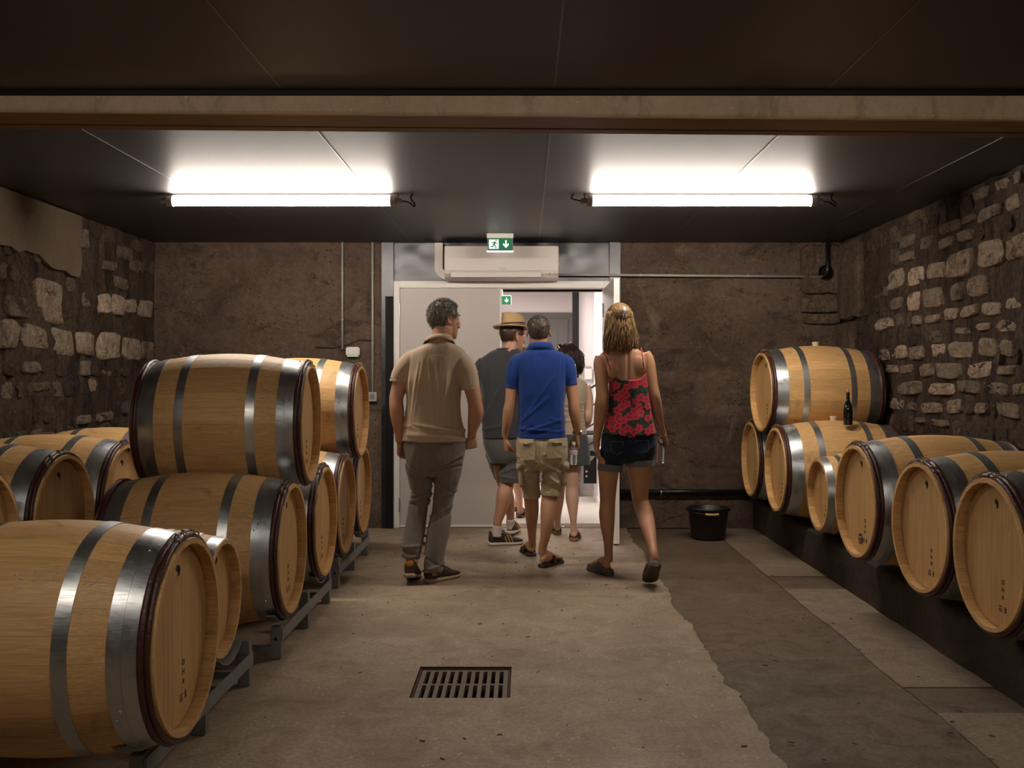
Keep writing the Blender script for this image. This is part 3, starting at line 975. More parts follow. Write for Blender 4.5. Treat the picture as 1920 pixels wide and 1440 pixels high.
# lamps -------------------------------------------------------------
TUBEM = emis('tube_light', TUBE_COL, TUBE)
TUBEN = emis('tube_light_near', TUBE_COL, TUBE_NEAR)
def lamp(x0, x1, Y, m, label):
    zc = 2.421 - ZC
    r = empty('tube_lamp', ((x0 + x1) / 2, Y, ZC)); tag(r, label, 'lamp', 'ceiling tube lamps')
    hx = (x1 - x0) / 2
    bm = bmesh.new(); tube(bm, [(-hx, 0, zc), (hx, 0, zc)], .031, 24, side=Vector((0, 0, 1))); obj('diffuser', bm, m, r, smooth=True)
    bm = bmesh.new(); box(bm, -hx, hx, -.013, .013, zc + .0285, zc + .034); obj('spine', bm, AC_DARK, r)  # dark strip added over the tube, widened to shade the ceiling above
    for s in (-1, 1):
        bm = bmesh.new(); tube(bm, [(s * hx, 0, zc), (s * (hx + .035), 0, zc), (s * (hx + .036), 0, zc), (s * (hx + .075), 0, zc)], [.036, .036, .018, .016], 16)
        obj('end_cap', bm, CONDUIT, r, smooth=False)
        bm = bmesh.new(); box(bm, s * (hx + .05) - .006, s * (hx + .05) + .006, -.010, .010, zc + .015, 0); obj('bracket', bm, CONDUIT, r)
    s = 1 if x0 < -1 else 1
    bm = bmesh.new()
    pp = [(hx + .07, 0, zc), (hx + .12, -.005, zc - .01), (hx + .15, -.01, zc - .035), (hx + .155, -.01, zc - .02), (hx + .13, 0, zc + .015), (hx + .14, 0, .0)]
    tube(bm, smooth_path(pp, 5), .005, 6); obj('cable', bm, BLACKP, r)
    bm = bmesh.new()
    pp = [(-hx - .07, 0, zc), (-hx - .11, .004, zc + .01), (-hx - .135, .006, zc + .02), (-hx - .12, .0, .0)]
    if x0 > 0:
        tube(bm, smooth_path(pp, 5), .005, 6); obj('cable', bm, BLACKP, r)
    else: bm.free()
    return r
lamp(-2.235, -.857, 6.265, TUBEM, 'lit white tube lamp on the ceiling, over the stacked barrels at left')
lamp(.4267, 1.812, 6.265, TUBEM, 'lit white tube lamp on the ceiling, at right, above the floral-top woman')
lamp(-2.17, -.832, 1.4, TUBEN, 'tube lamp on the entrance ceiling, left of the two before the beam')
lamp(.414, 1.758, 1.4, TUBEN, 'tube lamp on the entrance ceiling, right of the two before the beam')

# conduits, boxes and pipes -----------------------------------------
def pipe(name, pts, r, m, label, cat, clips=(), n=12, clipm=None):
    root = empty(name, pts[0]); tag(root, label, cat)
    o0 = Vector(pts[0])
    bm = bmesh.new(); tube(bm, [Vector(p) - o0 for p in pts], r, n); obj('tube', bm, m, root, smooth=True)
    for c, ax in clips:
        bm = bmesh.new()
        d = Vector((0, 0, 1)) if ax == 'z' else Vector((1, 0, 0))
        c = Vector(c) - o0
        tube(bm, [c - d * .008, c + d * .008], r * 1.35, n); obj('clip', bm, clipm or m, root)
    return root
yc = YB - .028
X = lambda px, Y=YB: (px - 985) * Y / F
Z = lambda py, Y=YB: H + (708 - py) * Y / F
pipe('conduit', [(X(643), yc, ZC), (X(643), yc, Z(655))], .0085, CONDUIT, 'thin pale conduit running down to the white wall box', 'conduit', [((X(643), yc, 2.2), 'z'), ((X(643), yc, 1.8), 'z')])
pipe('conduit', [(X(699.5), yc, ZC), (X(699.5), yc, Z(737))], .0095, CONDUIT, 'thin pale conduit beside the steel door post, down to the grey box', 'conduit', [((X(699.5), yc, 2.2), 'z'), ((X(699.5), yc, 1.6), 'z')])
pipe('conduit', [(X(1046), YB - .05, Z(516)), (X(1539), YB - .05, Z(520))], .0105, CONDUIT, 'long pale horizontal conduit on the far wall from air conditioner to corner', 'conduit', [((X(1200), YB - .05, Z(517)), 'x'), ((X(1400), YB - .05, Z(518.6)), 'x')])
pipe('drain_pipe', [(X(1547), YB - .075, ZC), (X(1547), YB - .075, Z(506)), (X(1544), YB - .075, Z(520))], .017, DARKPIPE, 'dark vertical pipe dropping from ceiling into the round wall hole', 'pipe')
pipe('water_pipe', [(X(1150), YB - .05, Z(921)), (1.95, YB - .05, Z(921))], .022, DARKPIPE, 'dark horizontal pipe low on the far wall behind the bucket', 'pipe', [((X(1238), YB - .05, Z(921)), 'x')], clipm=CHROME)
wb = empty('alarm_box', (X(663), YB - .03, Z(660))); tag(wb, 'small white box with a green light strip on the far wall', 'junction box')
obj('case', bbox(-.058, .058, -.028, .02, -.036, .042, .010), WHITEP, wb)
obj('light_strip', bbox(-.046, .050, -.024, .0, -.040, -.0365, .0005), emis('green_glow', (.12, .7, .08), .6), wb)
gb = empty('switch_box', (X(700), YB - .03, Z(743.5))); tag(gb, 'small grey switch box low on the conduit by the door post', 'switch')
obj('case', bbox(-.036, .036, -.03, .02, -.040, .038, .005), CONDUIT, gb)
obj('rocker', bbox(-.02, .02, -.036, -.03, -.022, .022, .003), AC_DARK, gb)
pipe('cable', [(X(592), YB - .022, Z(651)), (X(625), YB - .022, Z(652)), (X(655), YB - .022, Z(645)), (X(676), YB - .022, Z(636)), (X(697), YB - .022, Z(639))], .003, BLACKP, 'thin black cable stapled across the far wall above the white box', 'cable', n=6)

# bucket
bk = empty('bucket', ((1328 - 985) * 8.0 / F, 8.0, 0)); tag(bk, 'black plastic bucket with a wooden handle grip on the floor by the far wall', 'bucket')
bm = bmesh.new()
lathe(bm, [(.001, .0), (.130, .0), (.137, .012), (.162, .235), (.170, .238), (.170, .250), (.163, .252), (.158, .246), (.130, .02), (.001, .015)], 'z', 40)
obj('tub', bm, BLACKP, bk, smooth=True)
bm = bmesh.new()
tube(bm, [(-.172, 0, .235)] + [(-.172 * math.cos(a), -.172 * math.sin(a), .235 - .022 * math.sin(a)) for a in [PI * k / 16 for k in range(1, 16)]] + [(.172, 0, .235)], .003, 6)
obj('bail', bm, DARKPIPE, bk)
bm = bmesh.new(); tube(bm, smooth_path([(-.052, -.168, .214), (0, -.176, .211), (.052, -.168, .214)], 5), .0095, 10)
obj('grip', bm, simple('grip_wood', (.55, .33, .14), .5), bk, smooth=True)
for s in (-1, 1): obj('lug', bbox(s * .172 - .008, s * .172 + .008, -.012, .012, .220, .252, .003), BLACKP, bk)

# ------------------------------------------------ stair hall beyond the door
YH = YB + .24
hall = empty('wall_hall', (0, YH, 0)); tag(hall, kind='structure')
bm = bmesh.new(); box(bm, -2.2, 0.75, YH, 12.4, -.05, .0); tag(obj('floor_hall', bm, FLOORW), kind='structure')
bm = bmesh.new(); box(bm, -2.2, 0.9, YH, 12.5, 2.42, 2.5); tag(obj('ceiling_hall', bm, WHITEWALL), kind='structure')
def hw(x0, x1, y0, y1, z0, z1, m=WHITEWALL, name='wall_section'):
    bm = bmesh.new(); box(bm, x0, x1, y0, y1, z0, z1); return obj(name, bm, m, hall)
hall.location = (0, 0, 0)
hw(-2.2, .60, 12.3, 12.4, 2.10, 2.42)
hw(-2.2, -1.2, 12.3, 12.4, 0, 2.1)
hw(.60, .85, 12.3, 12.4, 0, 2.42)
hw(-2.3, -2.2, YH, 12.4, 0, 2.42)
hw(.75, .85, YH, 12.4, 0, 2.42)
hw(.555, .75, 10.85, 10.95, 0, 2.42)
hw(-2.2, -1.24, YB + .242, YH + .01, 0, 2.42); hw(-1.24, .82, YB + .242, YH + .01, 2.134, 2.42)
hw(.740, .75, 8.8, 10.85, 0, .07, WHITEP, 'skirting')
hw(.60, .744, 10.835, 10.85, 0, .07, WHITEP, 'skirting')
col = hw(.515, .585, 10.77, 10.84, 0, 2.42, BLACKM, 'steel_column')
gd_ = empty('hall_door', (-.30, 12.28, 0)); tag(gd_, 'grey panelled door at the far end of the white hall, closed', 'door')
obj('door_surround', bbox(-.92, .90, 0, .06, 0, 2.11, .004), GREYDOOR, gd_)
obj('leaf_panel', bbox(-.82, .83, -.018, .01, .01, 2.03, .004), GREYDOOR, gd_)
for x0, x1 in ((-.72, -.10), (.06, .70)):
    obj('raised_moulding', bbox(x0, x1, -.026, -.015, 1.05, 1.90, .006), GREYDOOR, gd_)
    obj('raised_moulding', bbox(x0, x1, -.026, -.015, .12, .92, .006), GREYDOOR, gd_)
for z in (.3, 1.68): 
    bm = bmesh.new(); cyl(bm, (.855, -.03, z - .06), (.855, -.03, z + .06), .012, n=8); obj('hinge', bm, CONDUIT, gd_)
obj('door_closer', bbox(-.08, .02, -.06, -.02, 1.90, 2.03, .004), BLACKM, gd_)
s2 = empty('exit_sign', (-.232, 10.0, 2.084)); tag(s2, 'small green exit sign in the white hall, half hidden by the door leaf', 'exit sign')
exit_sign(s2, .17, .085, False)
bm = bmesh.new(); tube(bm, [(0, 0, .04), (0, 0, 2.42 - 2.084)], .004, 6); obj('suspension_rod', bm, WHITEP, s2)
th = empty('thermostat', (X(1103, 10.83), 10.84, Z(699, 10.83))); tag(th, 'small white thermostat with a grey top on the hall wall', 'thermostat')
obj('case', bbox(-.045, .045, -.03, .008, -.078, .052, .008), WHITEP, th)
obj('display', bbox(-.034, .036, -.034, -.02, .052, .074, .004), CONDUIT, th)
# stair with black stringer, treads and diagonal rails, climbing to the right behind the column
sr = empty('staircase', (.60, 10.25, 0)); tag(sr, 'black steel stair stringer and diagonal rails beside the hall column', 'staircase')
def plate(bm, pts, y0, y1):
    a = [bm.verts.new((x, y0, z)) for x, z in pts]; b = [bm.verts.new((x, y1, z)) for x, z in pts]
    n = len(pts); bm.faces.new(a); bm.faces.new(b[::-1])
    for i in range(n): bm.faces.new((a[i], a[(i + 1) % n], b[(i + 1) % n], b[i]))
bm = bmesh.new(); plate(bm, [(.005, .20), (.14, .20), (.14, .50), (.09, .44), (.005, .40)], 0, .012); obj('stringer', bm, BLACKM, sr)
for zz in (.275, .325):
    bm = bmesh.new(); tube(bm, [(.035, -.004, zz), (.035, 0, zz)], .011, 12); obj('bolt', bm, CHROME, sr)
for zz in (.50, .72):
    obj('tread', bbox(-.12, .145, .0, .55, zz - .015, zz, .001), BLACKM, sr)
for k, z0 in enumerate((.56, .75, .95, 1.14)):
    bm = bmesh.new(); tube(bm, [(-.10, .02, z0 - .06), (.145, .02, z0 + .09)], .007 if k < 3 else .010, 8); obj('rail', bm, BLACKM, sr)
for x in (-.09,):
    bm = bmesh.new(); tube(bm, [(x, .02, .0), (x, .02, 1.12)], .012, 8); obj('rail_post', bm, BLACKM, sr)
bm = bmesh.new(); plate(bm, [(-.14, .40), (-.06, .20), (-.02, .20), (-.08, .42)], 0.2, .23); obj('brace', bm, BLACKM, sr)

# ================================================================== BARRELS
def prof_r(x, L, rh, rb): return rb - (rb - rh) * (abs(x) / (L / 2)) ** 2.0

def make_kit(L, rh, rb, nst, binding=True):
    kit = {}
    dth = 2 * PI / nst
    bm = bmesh.new()
    nx = 16
    th = .026
    rs = []
    g = .00035
    for i in range(nx + 1):
        x = -L / 2 + L * i / nx
        r = prof_r(x, L, rh, rb)
        ring = []
        for a in (-dth / 2 + g / r, -dth / 6, dth / 6, dth / 2 - g / r):
            ring.append(Vector((x, r * math.sin(a), r * math.cos(a))))
        for a in (dth / 2 - g / r, -dth / 2 + g / r):
            ri = r - th if 0 < i < nx else r - th * .62
            ring.append(Vector((x, ri * math.sin(a), ri * math.cos(a))))
        rs.append(ring)
    rings(bm, rs)
    bmesh.ops.recalc_face_normals(bm, faces=bm.faces)
    me = bpy.data.meshes.new('stave'); bm.to_mesh(me); bm.free()
    me.materials.append(OAK)
    me.shade_smooth()
    me.set_sharp_from_angle(angle=R(35))
    kit['stave'] = me
    # head boards
    kit['heads'] = []
    ri = rh - th * .7
    nb = 7
    ws = [1.0, 1.1, .95, 1.05, 1.0, 1.1, .9]
    tot = sum(ws); y = -ri
    for k in range(nb):
        wd = 2 * ri * ws[k] / tot
        y0, y1 = y + .0007, y + wd - .0007
        y += wd
        bm = bmesh.new()
        pts = []
        m_ = 6
        for j in range(m_ + 1):
            yy = y0 + (y1 - y0) * j / m_
            pts.append((yy, math.sqrt(max(ri * ri - yy * yy, 1e-6))))
        out = pts + [(yy, -zz) for yy, zz in reversed(pts)]
        a = [bm.verts.new((0, yy, zz)) for yy, zz in out]
        b = [bm.verts.new((-.02, yy, zz)) for yy, zz in out]
        n = len(out)
        bm.faces.new(a); bm.faces.new(b[::-1])
        for i in range(n): bm.faces.new((a[i], a[(i + 1) % n], b[(i + 1) % n], b[i]))
        bmesh.ops.remove_doubles(bm, verts=bm.verts, dist=1e-5)
        bmesh.ops.recalc_face_normals(bm, faces=bm.faces)
        hm = bpy.data.meshes.new('head_board'); bm.to_mesh(hm); bm.free(); hm.materials.append(OAK_HEAD)
        kit['heads'].append(hm)
    # hoops
    def hoop(x0, x1, thick=.0022):
        bm = bmesh.new()
        k = 4
        pr = []
        for j in range(k + 1):
            x = x0 + (x1 - x0) * j / k
            pr.append((prof_r(x, L, rh, rb) + .0005 + thick, x))
        for j in range(k, -1, -1):
            x = x0 + (x1 - x0) * j / k
            pr.append((prof_r(x, L, rh, rb) - .002, x))
        lathe(bm, pr, 'x', 72, closed=True)
        for q in range(2):
            a = 0.9 + q * .09
            x = (x0 + x1) / 2
            r = prof_r(x, L, rh, rb) + thick + .001
            ellipsoid(bm, (x + (x1 - x0) * (.2 if q else -.2), r * math.sin(a), r * math.cos(a)), (.004, .004, .004), seg=8, rg=4)
        bmesh.ops.recalc_face_normals(bm, faces=bm.faces)
        h = bpy.data.meshes.new('hoop'); bm.to_mesh(h); bm.free(); h.materials.append(GALV); h.shade_smooth(); h.set_sharp_from_angle(angle=R(35))
        return h
    if binding:
        spans = [(.153, .197), (.302, .342), (.3425, .384)]
    else:
        spans = [(.10, .13), (.215, .245), (.290, L / 2 - .004)]
    kit['hoops'] = [hoop(a, b) for a, b in spans] + [hoop(-b, -a) for a, b in spans]
    kit['binding'] = []
    if binding:
        for s in (-1, 1):
            bm = bmesh.new()
            for xx, rr in ((.3965, .0115), (.4135, .0095)):
                n = 90
                rs = []
                for k in range(n):
                    t = 2 * PI * k / n
                    w_ = rr * (1 + .22 * noise.noise(Vector((math.cos(t) * 3, math.sin(t) * 3, xx * 30 * s))))
                    rc = prof_r(xx, L, rh, rb) + rr * .55
                    c = Vector((s * xx + .002 * noise.noise(Vector((math.cos(t) * 5, math.sin(t) * 5, 9 + xx))), 0, 0))
                    rad = Vector((0, math.sin(t), math.cos(t)))
                    rs.append([c + rad * (rc + w_ * math.sin(a)) + Vector((w_ * math.cos(a), 0, 0)) for a in [2 * PI * j / 8 for j in range(8)]])
                vr = [[bm.verts.new(p) for p in r_] for r_ in rs]; vr.append(vr[0])
                for a, b in zip(vr, vr[1:]):
                    for i in range(8): bm.faces.new((a[i], a[(i + 1) % 8], b[(i + 1) % 8], b[i]))
            bmesh.ops.recalc_face_normals(bm, faces=bm.faces)
            h = bpy.data.meshes.new('rim_binding'); bm.to_mesh(h); bm.free(); h.materials.append(BINDING); h.shade_smooth()
            kit['binding'].append(h)
        kit['lash'] = []
        for s in (-1, 1):
            bm = bmesh.new()
            rnd = random.Random(7)
            for q in range(4):
                t = -.30 + q * .19 + rnd.uniform(-.05, .05)
                rc = prof_r(.405, L, rh, rb)
                cpts = []
                for a in [PI * j / 6 for j in range(7)]:
                    tt = t + .05 * a
                    rad = Vector((0, math.sin(tt), math.cos(tt)))
                    cpts.append(rad * (rc + .004 + .016 * math.sin(a)) + Vector((s * (.405 + .021 * math.cos(a)), 0, 0)))
                tube(bm, cpts, .0028, 5)
            for q in range(7):
                t0 = rnd.uniform(-.55, -.1); t1 = t0 + rnd.uniform(.35, .8)
                rc = prof_r(.42, L, rh, rb) + rnd.uniform(-.004, .010)
                xx = s * (.424 + rnd.uniform(-.012, .006))
                cpts = []
                for j in range(12):
                    tt = t0 + (t1 - t0) * j / 11
                    rr_ = rc + .004 * noise.noise(Vector((tt * 7, q, s)))
                    cpts.append(Vector((xx + .002 * noise.noise(Vector((tt * 9, q, 3))), rr_ * math.sin(tt), rr_ * math.cos(tt))))
                tube(bm, cpts, [.0012] + [.0034] * 10 + [.0012], 5)
            h = bpy.data.meshes.new('lashing'); bmesh.ops.recalc_face_normals(bm, faces=bm.faces); bm.to_mesh(h); bm.free(); h.materials.append(LASH)
            kit['lash'].append(h)
    kit.update(L=L, rh=rh, rb=rb, nst=nst, ri=ri)
    return kit

KIT = make_kit(.86, .300, .357, 28)
KIT_S = make_kit(.68, .230, .272, 22, binding=False)

def stamp_mesh(style, ri):
    """burnt and printed marks on a head, local plane y (across) z (up), at x=0 facing +x"""
    bm = bmesh.new()
    def q(y0, y1, z0, z1): 
        box(bm, -.0005, .0008, y0, y1, z0, z1)
    def glyph(c, z, s):
        t = .17 * s
        if c == 'o': q(c_y - s/2, c_y + s/2, z, z + t); q(c_y - s/2, c_y + s/2, z + s - t, z + s); q(c_y - s/2, c_y - s/2 + t, z, z + s); q(c_y + s/2 - t, c_y + s/2, z, z + s)
        if c == 'h': q(c_y - s/2, c_y - s/2 + t, z, z + s); q(c_y + s/2 - t, c_y + s/2, z, z + s); q(c_y - s/2, c_y + s/2, z + s * .42, z + s * .42 + t)
        if c == 'x':
            for sg in (-1, 1):
                m = Matrix.Translation((0, c_y, z + s / 2)) @ Matrix.Rotation(sg * PI / 4, 4, 'X')
                box(bm, -.0005, .0008, -t / 2, t / 2, -s * .6, s * .6, m)
        if c == 'i': q(c_y - t, c_y + t, z, z + s)
        if c == '-': q(c_y - s * .6, c_y + s * .6, z + s * .4, z + s * .4 + t)
    c_y = .055
    z = -ri * .38
    for ch in {0: 'ohx', 1: 'hxo', 2: 'oxh', 3: 'xh'}[style]:
        glyph(ch, z, .017); z -= .030
    z -= .02
    c_y = .075
    glyph('x', z, .018); glyph('i', z + .008, .018)
    c_y = .035
    glyph('-', z + .010, .022); glyph('-', z, .022); glyph('-', z - .008, .022)
    bmesh.ops.recalc_face_normals(bm, faces=bm.faces)
    me = bpy.data.meshes.new('stamp'); bm.to_mesh(me); bm.free(); me.materials.append(STAMP)
    return me
STAMPS = [stamp_mesh(i, KIT['ri']) for i in range(4)]
bm = bmesh.new()
tube(bm, [(-.001, 0, 0), (.0012, 0, 0)], [.011, .011], 14)
tube(bm, smooth_path([(.001, .006, .004), (.001, .013, -.008), (.001, .008, -.026)], 4), [.006, .0055, .005, .0045, .004, .0035, .003, .002, .001], 6)
TAPH = bpy.data.meshes.new('tap_hole'); bm.to_mesh(TAPH); bm.free(); TAPH.materials.append(STAMP)
bm = bmesh.new(); lathe(bm, [(.020, -.02), (.024, .012), (.026, .030), (.024, .032)], 'z', 16)
bmesh.ops.recalc_face_normals(bm, faces=bm.faces)
BUNG = bpy.data.meshes.new('bung'); bm.to_mesh(BUNG); bm.free(); BUNG.materials.append(CORK)

def barrel(loc, yaw, label, kit=KIT, roll=0.0, style=0, group=None, bung=True, bung_cork=False, stamp=True, tap=True):
    """+x end is the end that faces the aisle"""
    r = empty('barrel', loc, yaw)
    r.rotation_euler = (0, 0, yaw)
    tag(r, label, 'barrel', group)
    L = kit['L']
    off = random.uniform(0, 2 * PI / kit['nst'])
    for k in range(kit['nst']):
        o = link('stave', kit['stave'], r)
        o.rotation_euler = (off + roll + 2 * PI * k / kit['nst'], 0, 0)
    for s in (0, 1):
        for hm in kit['heads']:
            o = link('head_board', hm, r)
            o.location = ((L / 2 - .042) * (1 if s == 0 else -1), 0, 0)
            o.rotation_euler = (0, 0, 0 if s == 0 else PI)
    for h in kit['hoops']:
        o = link('hoop', h, r)
        o.rotation_euler = (random.uniform(0, 6.28), 0, 0)
    for h in kit['binding']:
        o = link('rim_binding', h, r)
        o.rotation_euler = (random.uniform(0, 6.28), 0, 0)
    if kit['binding']:
        for h in kit['lash']:
            o = link('lashing', h, r); o.rotation_euler = (random.uniform(-.3, .3), 0, 0)
            tag(o, 'pale willow lashing')
    if stamp:
        o = link('stamp_mark', STAMPS[style % 4], r)
        o.location = (L / 2 - .0415, 0, 0)
        if kit is KIT_S: o.scale = (1, .75, .75)
    if tap:
        o = link('tap_hole', TAPH, r); o.location = (L / 2 - .0415, .0, kit['ri'] * .74)
    if bung_cork:
        o = link('bung', BUNG, r); o.location = (0, 0, kit['rb'] - .002)
    return r

random.seed(21)
ZA, ZU1, ZU2, ZL = .498, 1.066, 1.076, .636
hl = lambda kit=KIT: kit['L'] / 2
LX = lambda hx, kit=KIT: hx - kit['L'] / 2 * .965
b_list = [
    (LX(-1.043), 3.07, ZA, 0, 'front left barrel, largest in view, on the nearest rack', KIT, 0),
    (LX(-1.187, KIT_S), 3.90, .428, 0, 'small barrel with plain metal rim, left, behind the nearest big one', KIT_S, 3),
    (LX(-1.090), 4.645, ZA, 1.0, 'left lower barrel, front one under the big side-on stacked barrel', KIT, 1),
    (LX(-1.108), 5.515, ZA, 0, 'left lower barrel, second on the middle rack, under the stacked barrel', KIT, 2),
    (LX(-1.122), 6.235, ZA, 0, 'left lower barrel at the near end of the farthest rack', KIT, 0),
    (LX(-1.150), 7.07, ZA, 0, 'left lower barrel at the far end, nearest to the door', KIT, 1),
    (LX(-1.100), 5.08, ZU1, 3.0, 'big upper barrel lying on two others at left, seen side-on', KIT, 2),
    (LX(-1.100), 6.652, ZU2, 0, 'upper left barrel partly hidden behind the front stacked one', KIT, 3),
    (LX(-2.150), 3.90, ZL, 0, 'barrel cut by the left picture edge, on the left ledge', KIT, 1),
    (LX(-2.150), 4.625, ZL, 0, 'barrel on the left ledge, second from the left picture edge, shaded head', KIT, 3),
    (LX(-2.150), 5.35, ZL, 0, 'barrel on the left ledge, third, just left of the stack', KIT, 0),
    (LX(-2.150), 6.10, ZL, 0, 'farthest barrel on the left ledge, only its top showing', KIT, 2),
]
LBAR = []
for hx, Y, z, yaw, lab, kit, st in b_list:
    LBAR.append(barrel((hx, Y, z), R(yaw), lab, kit, style=st, tap=(Y != 5.515), roll=random.uniform(-.1, .1)))
    LBAR[-1].scale = (.965, 1, 1)
RX = lambda hx, kit=KIT: hx + kit['L'] / 2
r_list = [
    (RX(1.822), 3.905, .600, 0, 'nearest right barrel, cut by the right picture edge', KIT, 0, False),
    (RX(1.832), 4.625, .600, 2.0, 'second right barrel on the ledge, counted from the right picture edge', KIT, 1, False),
    (RX(1.775), 5.345, .632, 1.5, 'right barrel with the round black sticker on its head', KIT, 2, False),
    (RX(1.880, KIT_S), 6.36, .548, 0, 'small barrel with a shiny metal rim on the right ledge', KIT_S, 3, False),
    (RX(1.804), 7.15, .634, 0, 'right barrel under the stacked one, pale bung on top', KIT, 1, True),
    (RX(1.828), 8.06, .634, 0, 'last right barrel, against the far wall above the pipe', KIT, 3, False),
    (RX(1.805), 7.60, 1.188, 2.0, 'upper right barrel stacked on two others near the stone wall', KIT, 0, True),
]
RBAR = []
for hx, Y, z, yaw, lab, kit, st, cork in r_list:
    RBAR.append(barrel((hx, Y, z), PI + R(yaw), lab, kit, style=st, bung_cork=cork))
# pale chalk scrawl on the nearest left barrel
CHALK = simple('chalk', (.62, .50, .36), .9, 0, .2)
def chalk(strokes):
    for st in strokes:
        bm = bmesh.new()
        q = []
        for x, s_ in smooth_path(st, 4):
            r_ = prof_r(x, .86, .300, .357) + .0012
            a = s_ / .357
            q.append(Vector((x, -r_ * math.cos(a), r_ * math.sin(a))))
        tube(bm, q, .0014, 5)
        tag(obj('chalk_mark', bm, CHALK, LBAR[0]), 'pale chalk mark')
circ = lambda cx, cy, r: [(cx + r * math.cos(.6 + k), cy + r * 1.2 * math.sin(.6 + k)) for k in [2 * PI * j / 9 for j in range(10)]]
chalk([circ(.064, .262, .013), circ(.030, .242, .009)[:6], [(.005, .275), (.012, .262), (.024, .268)], [(.004, .262), (.012, .266), (.020, .254)],
       [(.118, .262), (.124, .272), (.134, .276)], [(.122, .272), (.121, .255), (.120, .246)], [(.020, .232), (.026, .222), (.036, .226), (.044, .220)],
       [(.205, .268), (.216, .262), (.219, .250), (.210, .240)], [(.225, .240), (.236, .244), (.244, .256)]])
# round sticker on the third right barrel
bm = bmesh.new(); tube(bm, [(0, 0, 0), (.0015, 0, 0)], [.030, .030], 28)
o = obj('sticker', bm, simple('black_sticker', (.008, .008, .01), .35), RBAR[2]); o.location = (KIT['L'] / 2 - .0415, -.01, -.205)
tag(o, 'round black sticker')
bm = bmesh.new(); ellipsoid(bm, (0, 0, 0), (.001, .009, .013), seg=12, rg=8)
o2 = obj('red_emblem', bm, simple('sticker_red', (.45, .03, .03), .4), RBAR[2]); o2.location = (KIT['L'] / 2 - .0395, -.005, -.214)
bm = bmesh.new()
for k in range(5): box(bm, 0, .001, -.018 + k * .008, -.018 + k * .008 + .005, 0, .006)
o3 = obj('sticker_lettering', bm, WHITEP, RBAR[2]); o3.location = (KIT['L'] / 2 - .0402, -.01, -.198)

# plank and chock beneath the right-hand barrels
tag(obj('plank', bbox(2.12, 2.40, 4.99, 8.42, .2425, .2765, .003), PLANK), 'dark timber plank on the right ledge, under the far barrels', 'plank')
tag(obj('chock', bbox(1.995, 2.10, 6.62, 6.80, .2425, .38, .006), PLANK), 'dark timber block beside the small right barrel on the ledge', 'block')

# wine bottle standing behind on the lower right barrel
wb_ = empty('wine_bottle', (X(1591, 6.88), 6.92, .965)); tag(wb_, 'dark wine bottle standing on the barrel below the stacked one', 'bottle')
bm = bmesh.new()
lathe(bm, [(.001, 0), (.034, 0), (.037, .006), (.0375, .12), (.034, .155), (.020, .195), (.0145, .215), (.0140, .262), (.0155, .264), (.0155, .272), (.010, .272)], 'z', 28)
obj('glass', bm, GLASSY_BLACK, wb_, smooth=True)
bm = bmesh.new(); lathe(bm, [(.0095, .262), (.0105, .285), (.0115, .298), (.0105, .300)], 'z', 14); obj('cork', bm, simple('orange_cork', (.52, .26, .10), .8), wb_)
wb_.location = (X(1590, 6.95), 6.95, .966)
wb_.scale = (.85, .85, .85)
bm = bmesh.new(); lathe(bm, [(.03, 0), (.03, .02), (.001, .02)], 'z', 16)
bm.free()

# ------------------------------------------------ barrel racks
def rack(y0, y1, cys, label, xf=-1.185, xb=-1.86):
    r = empty('barrel_rack', ((xf + xb) / 2, (y0 + y1) / 2, 0)); tag(r, label, 'rack')
    ox, oy = (xf + xb) / 2, (y0 + y1) / 2
    for xx in (xf, xb):
        for yy in (y0, (y0 + y1) / 2, y1):
            top = .150 if min(abs(yy - c_[0]) for c_ in cys) < .10 else .190
            obj('leg', bbox(xx - ox - .024, xx - ox + .024, yy - oy - .024, yy - oy + .024, 0, top, .004), RACKM, r)
            bm = bmesh.new(); tube(bm, [(xx - ox, yy - oy - .0235, .095), (xx - ox, yy - oy - .0265, .095)], .008, 10); obj('bolt_hole', bm, BLACKHOLE, r)  # flat black disc, the dark of a hole painted on the leg
        obj('rail', bbox(xx - ox + .024, xx - ox + .030, y0 - oy - .02, y1 - oy + .02, .085, .140, .001), RACKM, r)
        for cy, cz, rr in cys:
            bm = bmesh.new()
            rs = []
            for k in range(13):
                a = -.62 + 1.24 * k / 12
                for_ = []
                for dx, dr in ((-.022, 0), (.022, 0), (.022, -.006), (-.022, -.006)):
                    rad = rr - dr
                    for_.append(Vector((xx - ox + dx, cy - oy + rad * math.sin(a), cz - rad * math.cos(a))))
                rs.append(for_)
            rings(bm, rs)
            obj('saddle', bm, RACKM, r)
    for yy in (y0, y1):
        obj('cross_bar', bbox(xb - ox, xf - ox, yy - oy - .015, yy - oy + .015, .03, .06, .002), RACKM, r)
    return r
rr = prof_r(.30, .86, .300, .357) + .004
rs_ = prof_r(.24, .68, .230, .272) + .004
rack(3.03, 4.17, [(3.07, ZA, .332), (3.90, .428, .250)], 'steel barrel rack nearest to the camera, bottom left', xf=-1.185)
rack(4.57, 5.69, [(4.645, ZA, .333), (5.515, ZA, .333)], 'steel barrel rack in the middle of the left row', xf=-1.150)
rack(6.10, 7.23, [(6.235, ZA, .333), (7.07, ZA, .333)], 'steel barrel rack at the far end of the left row', xf=-1.175)

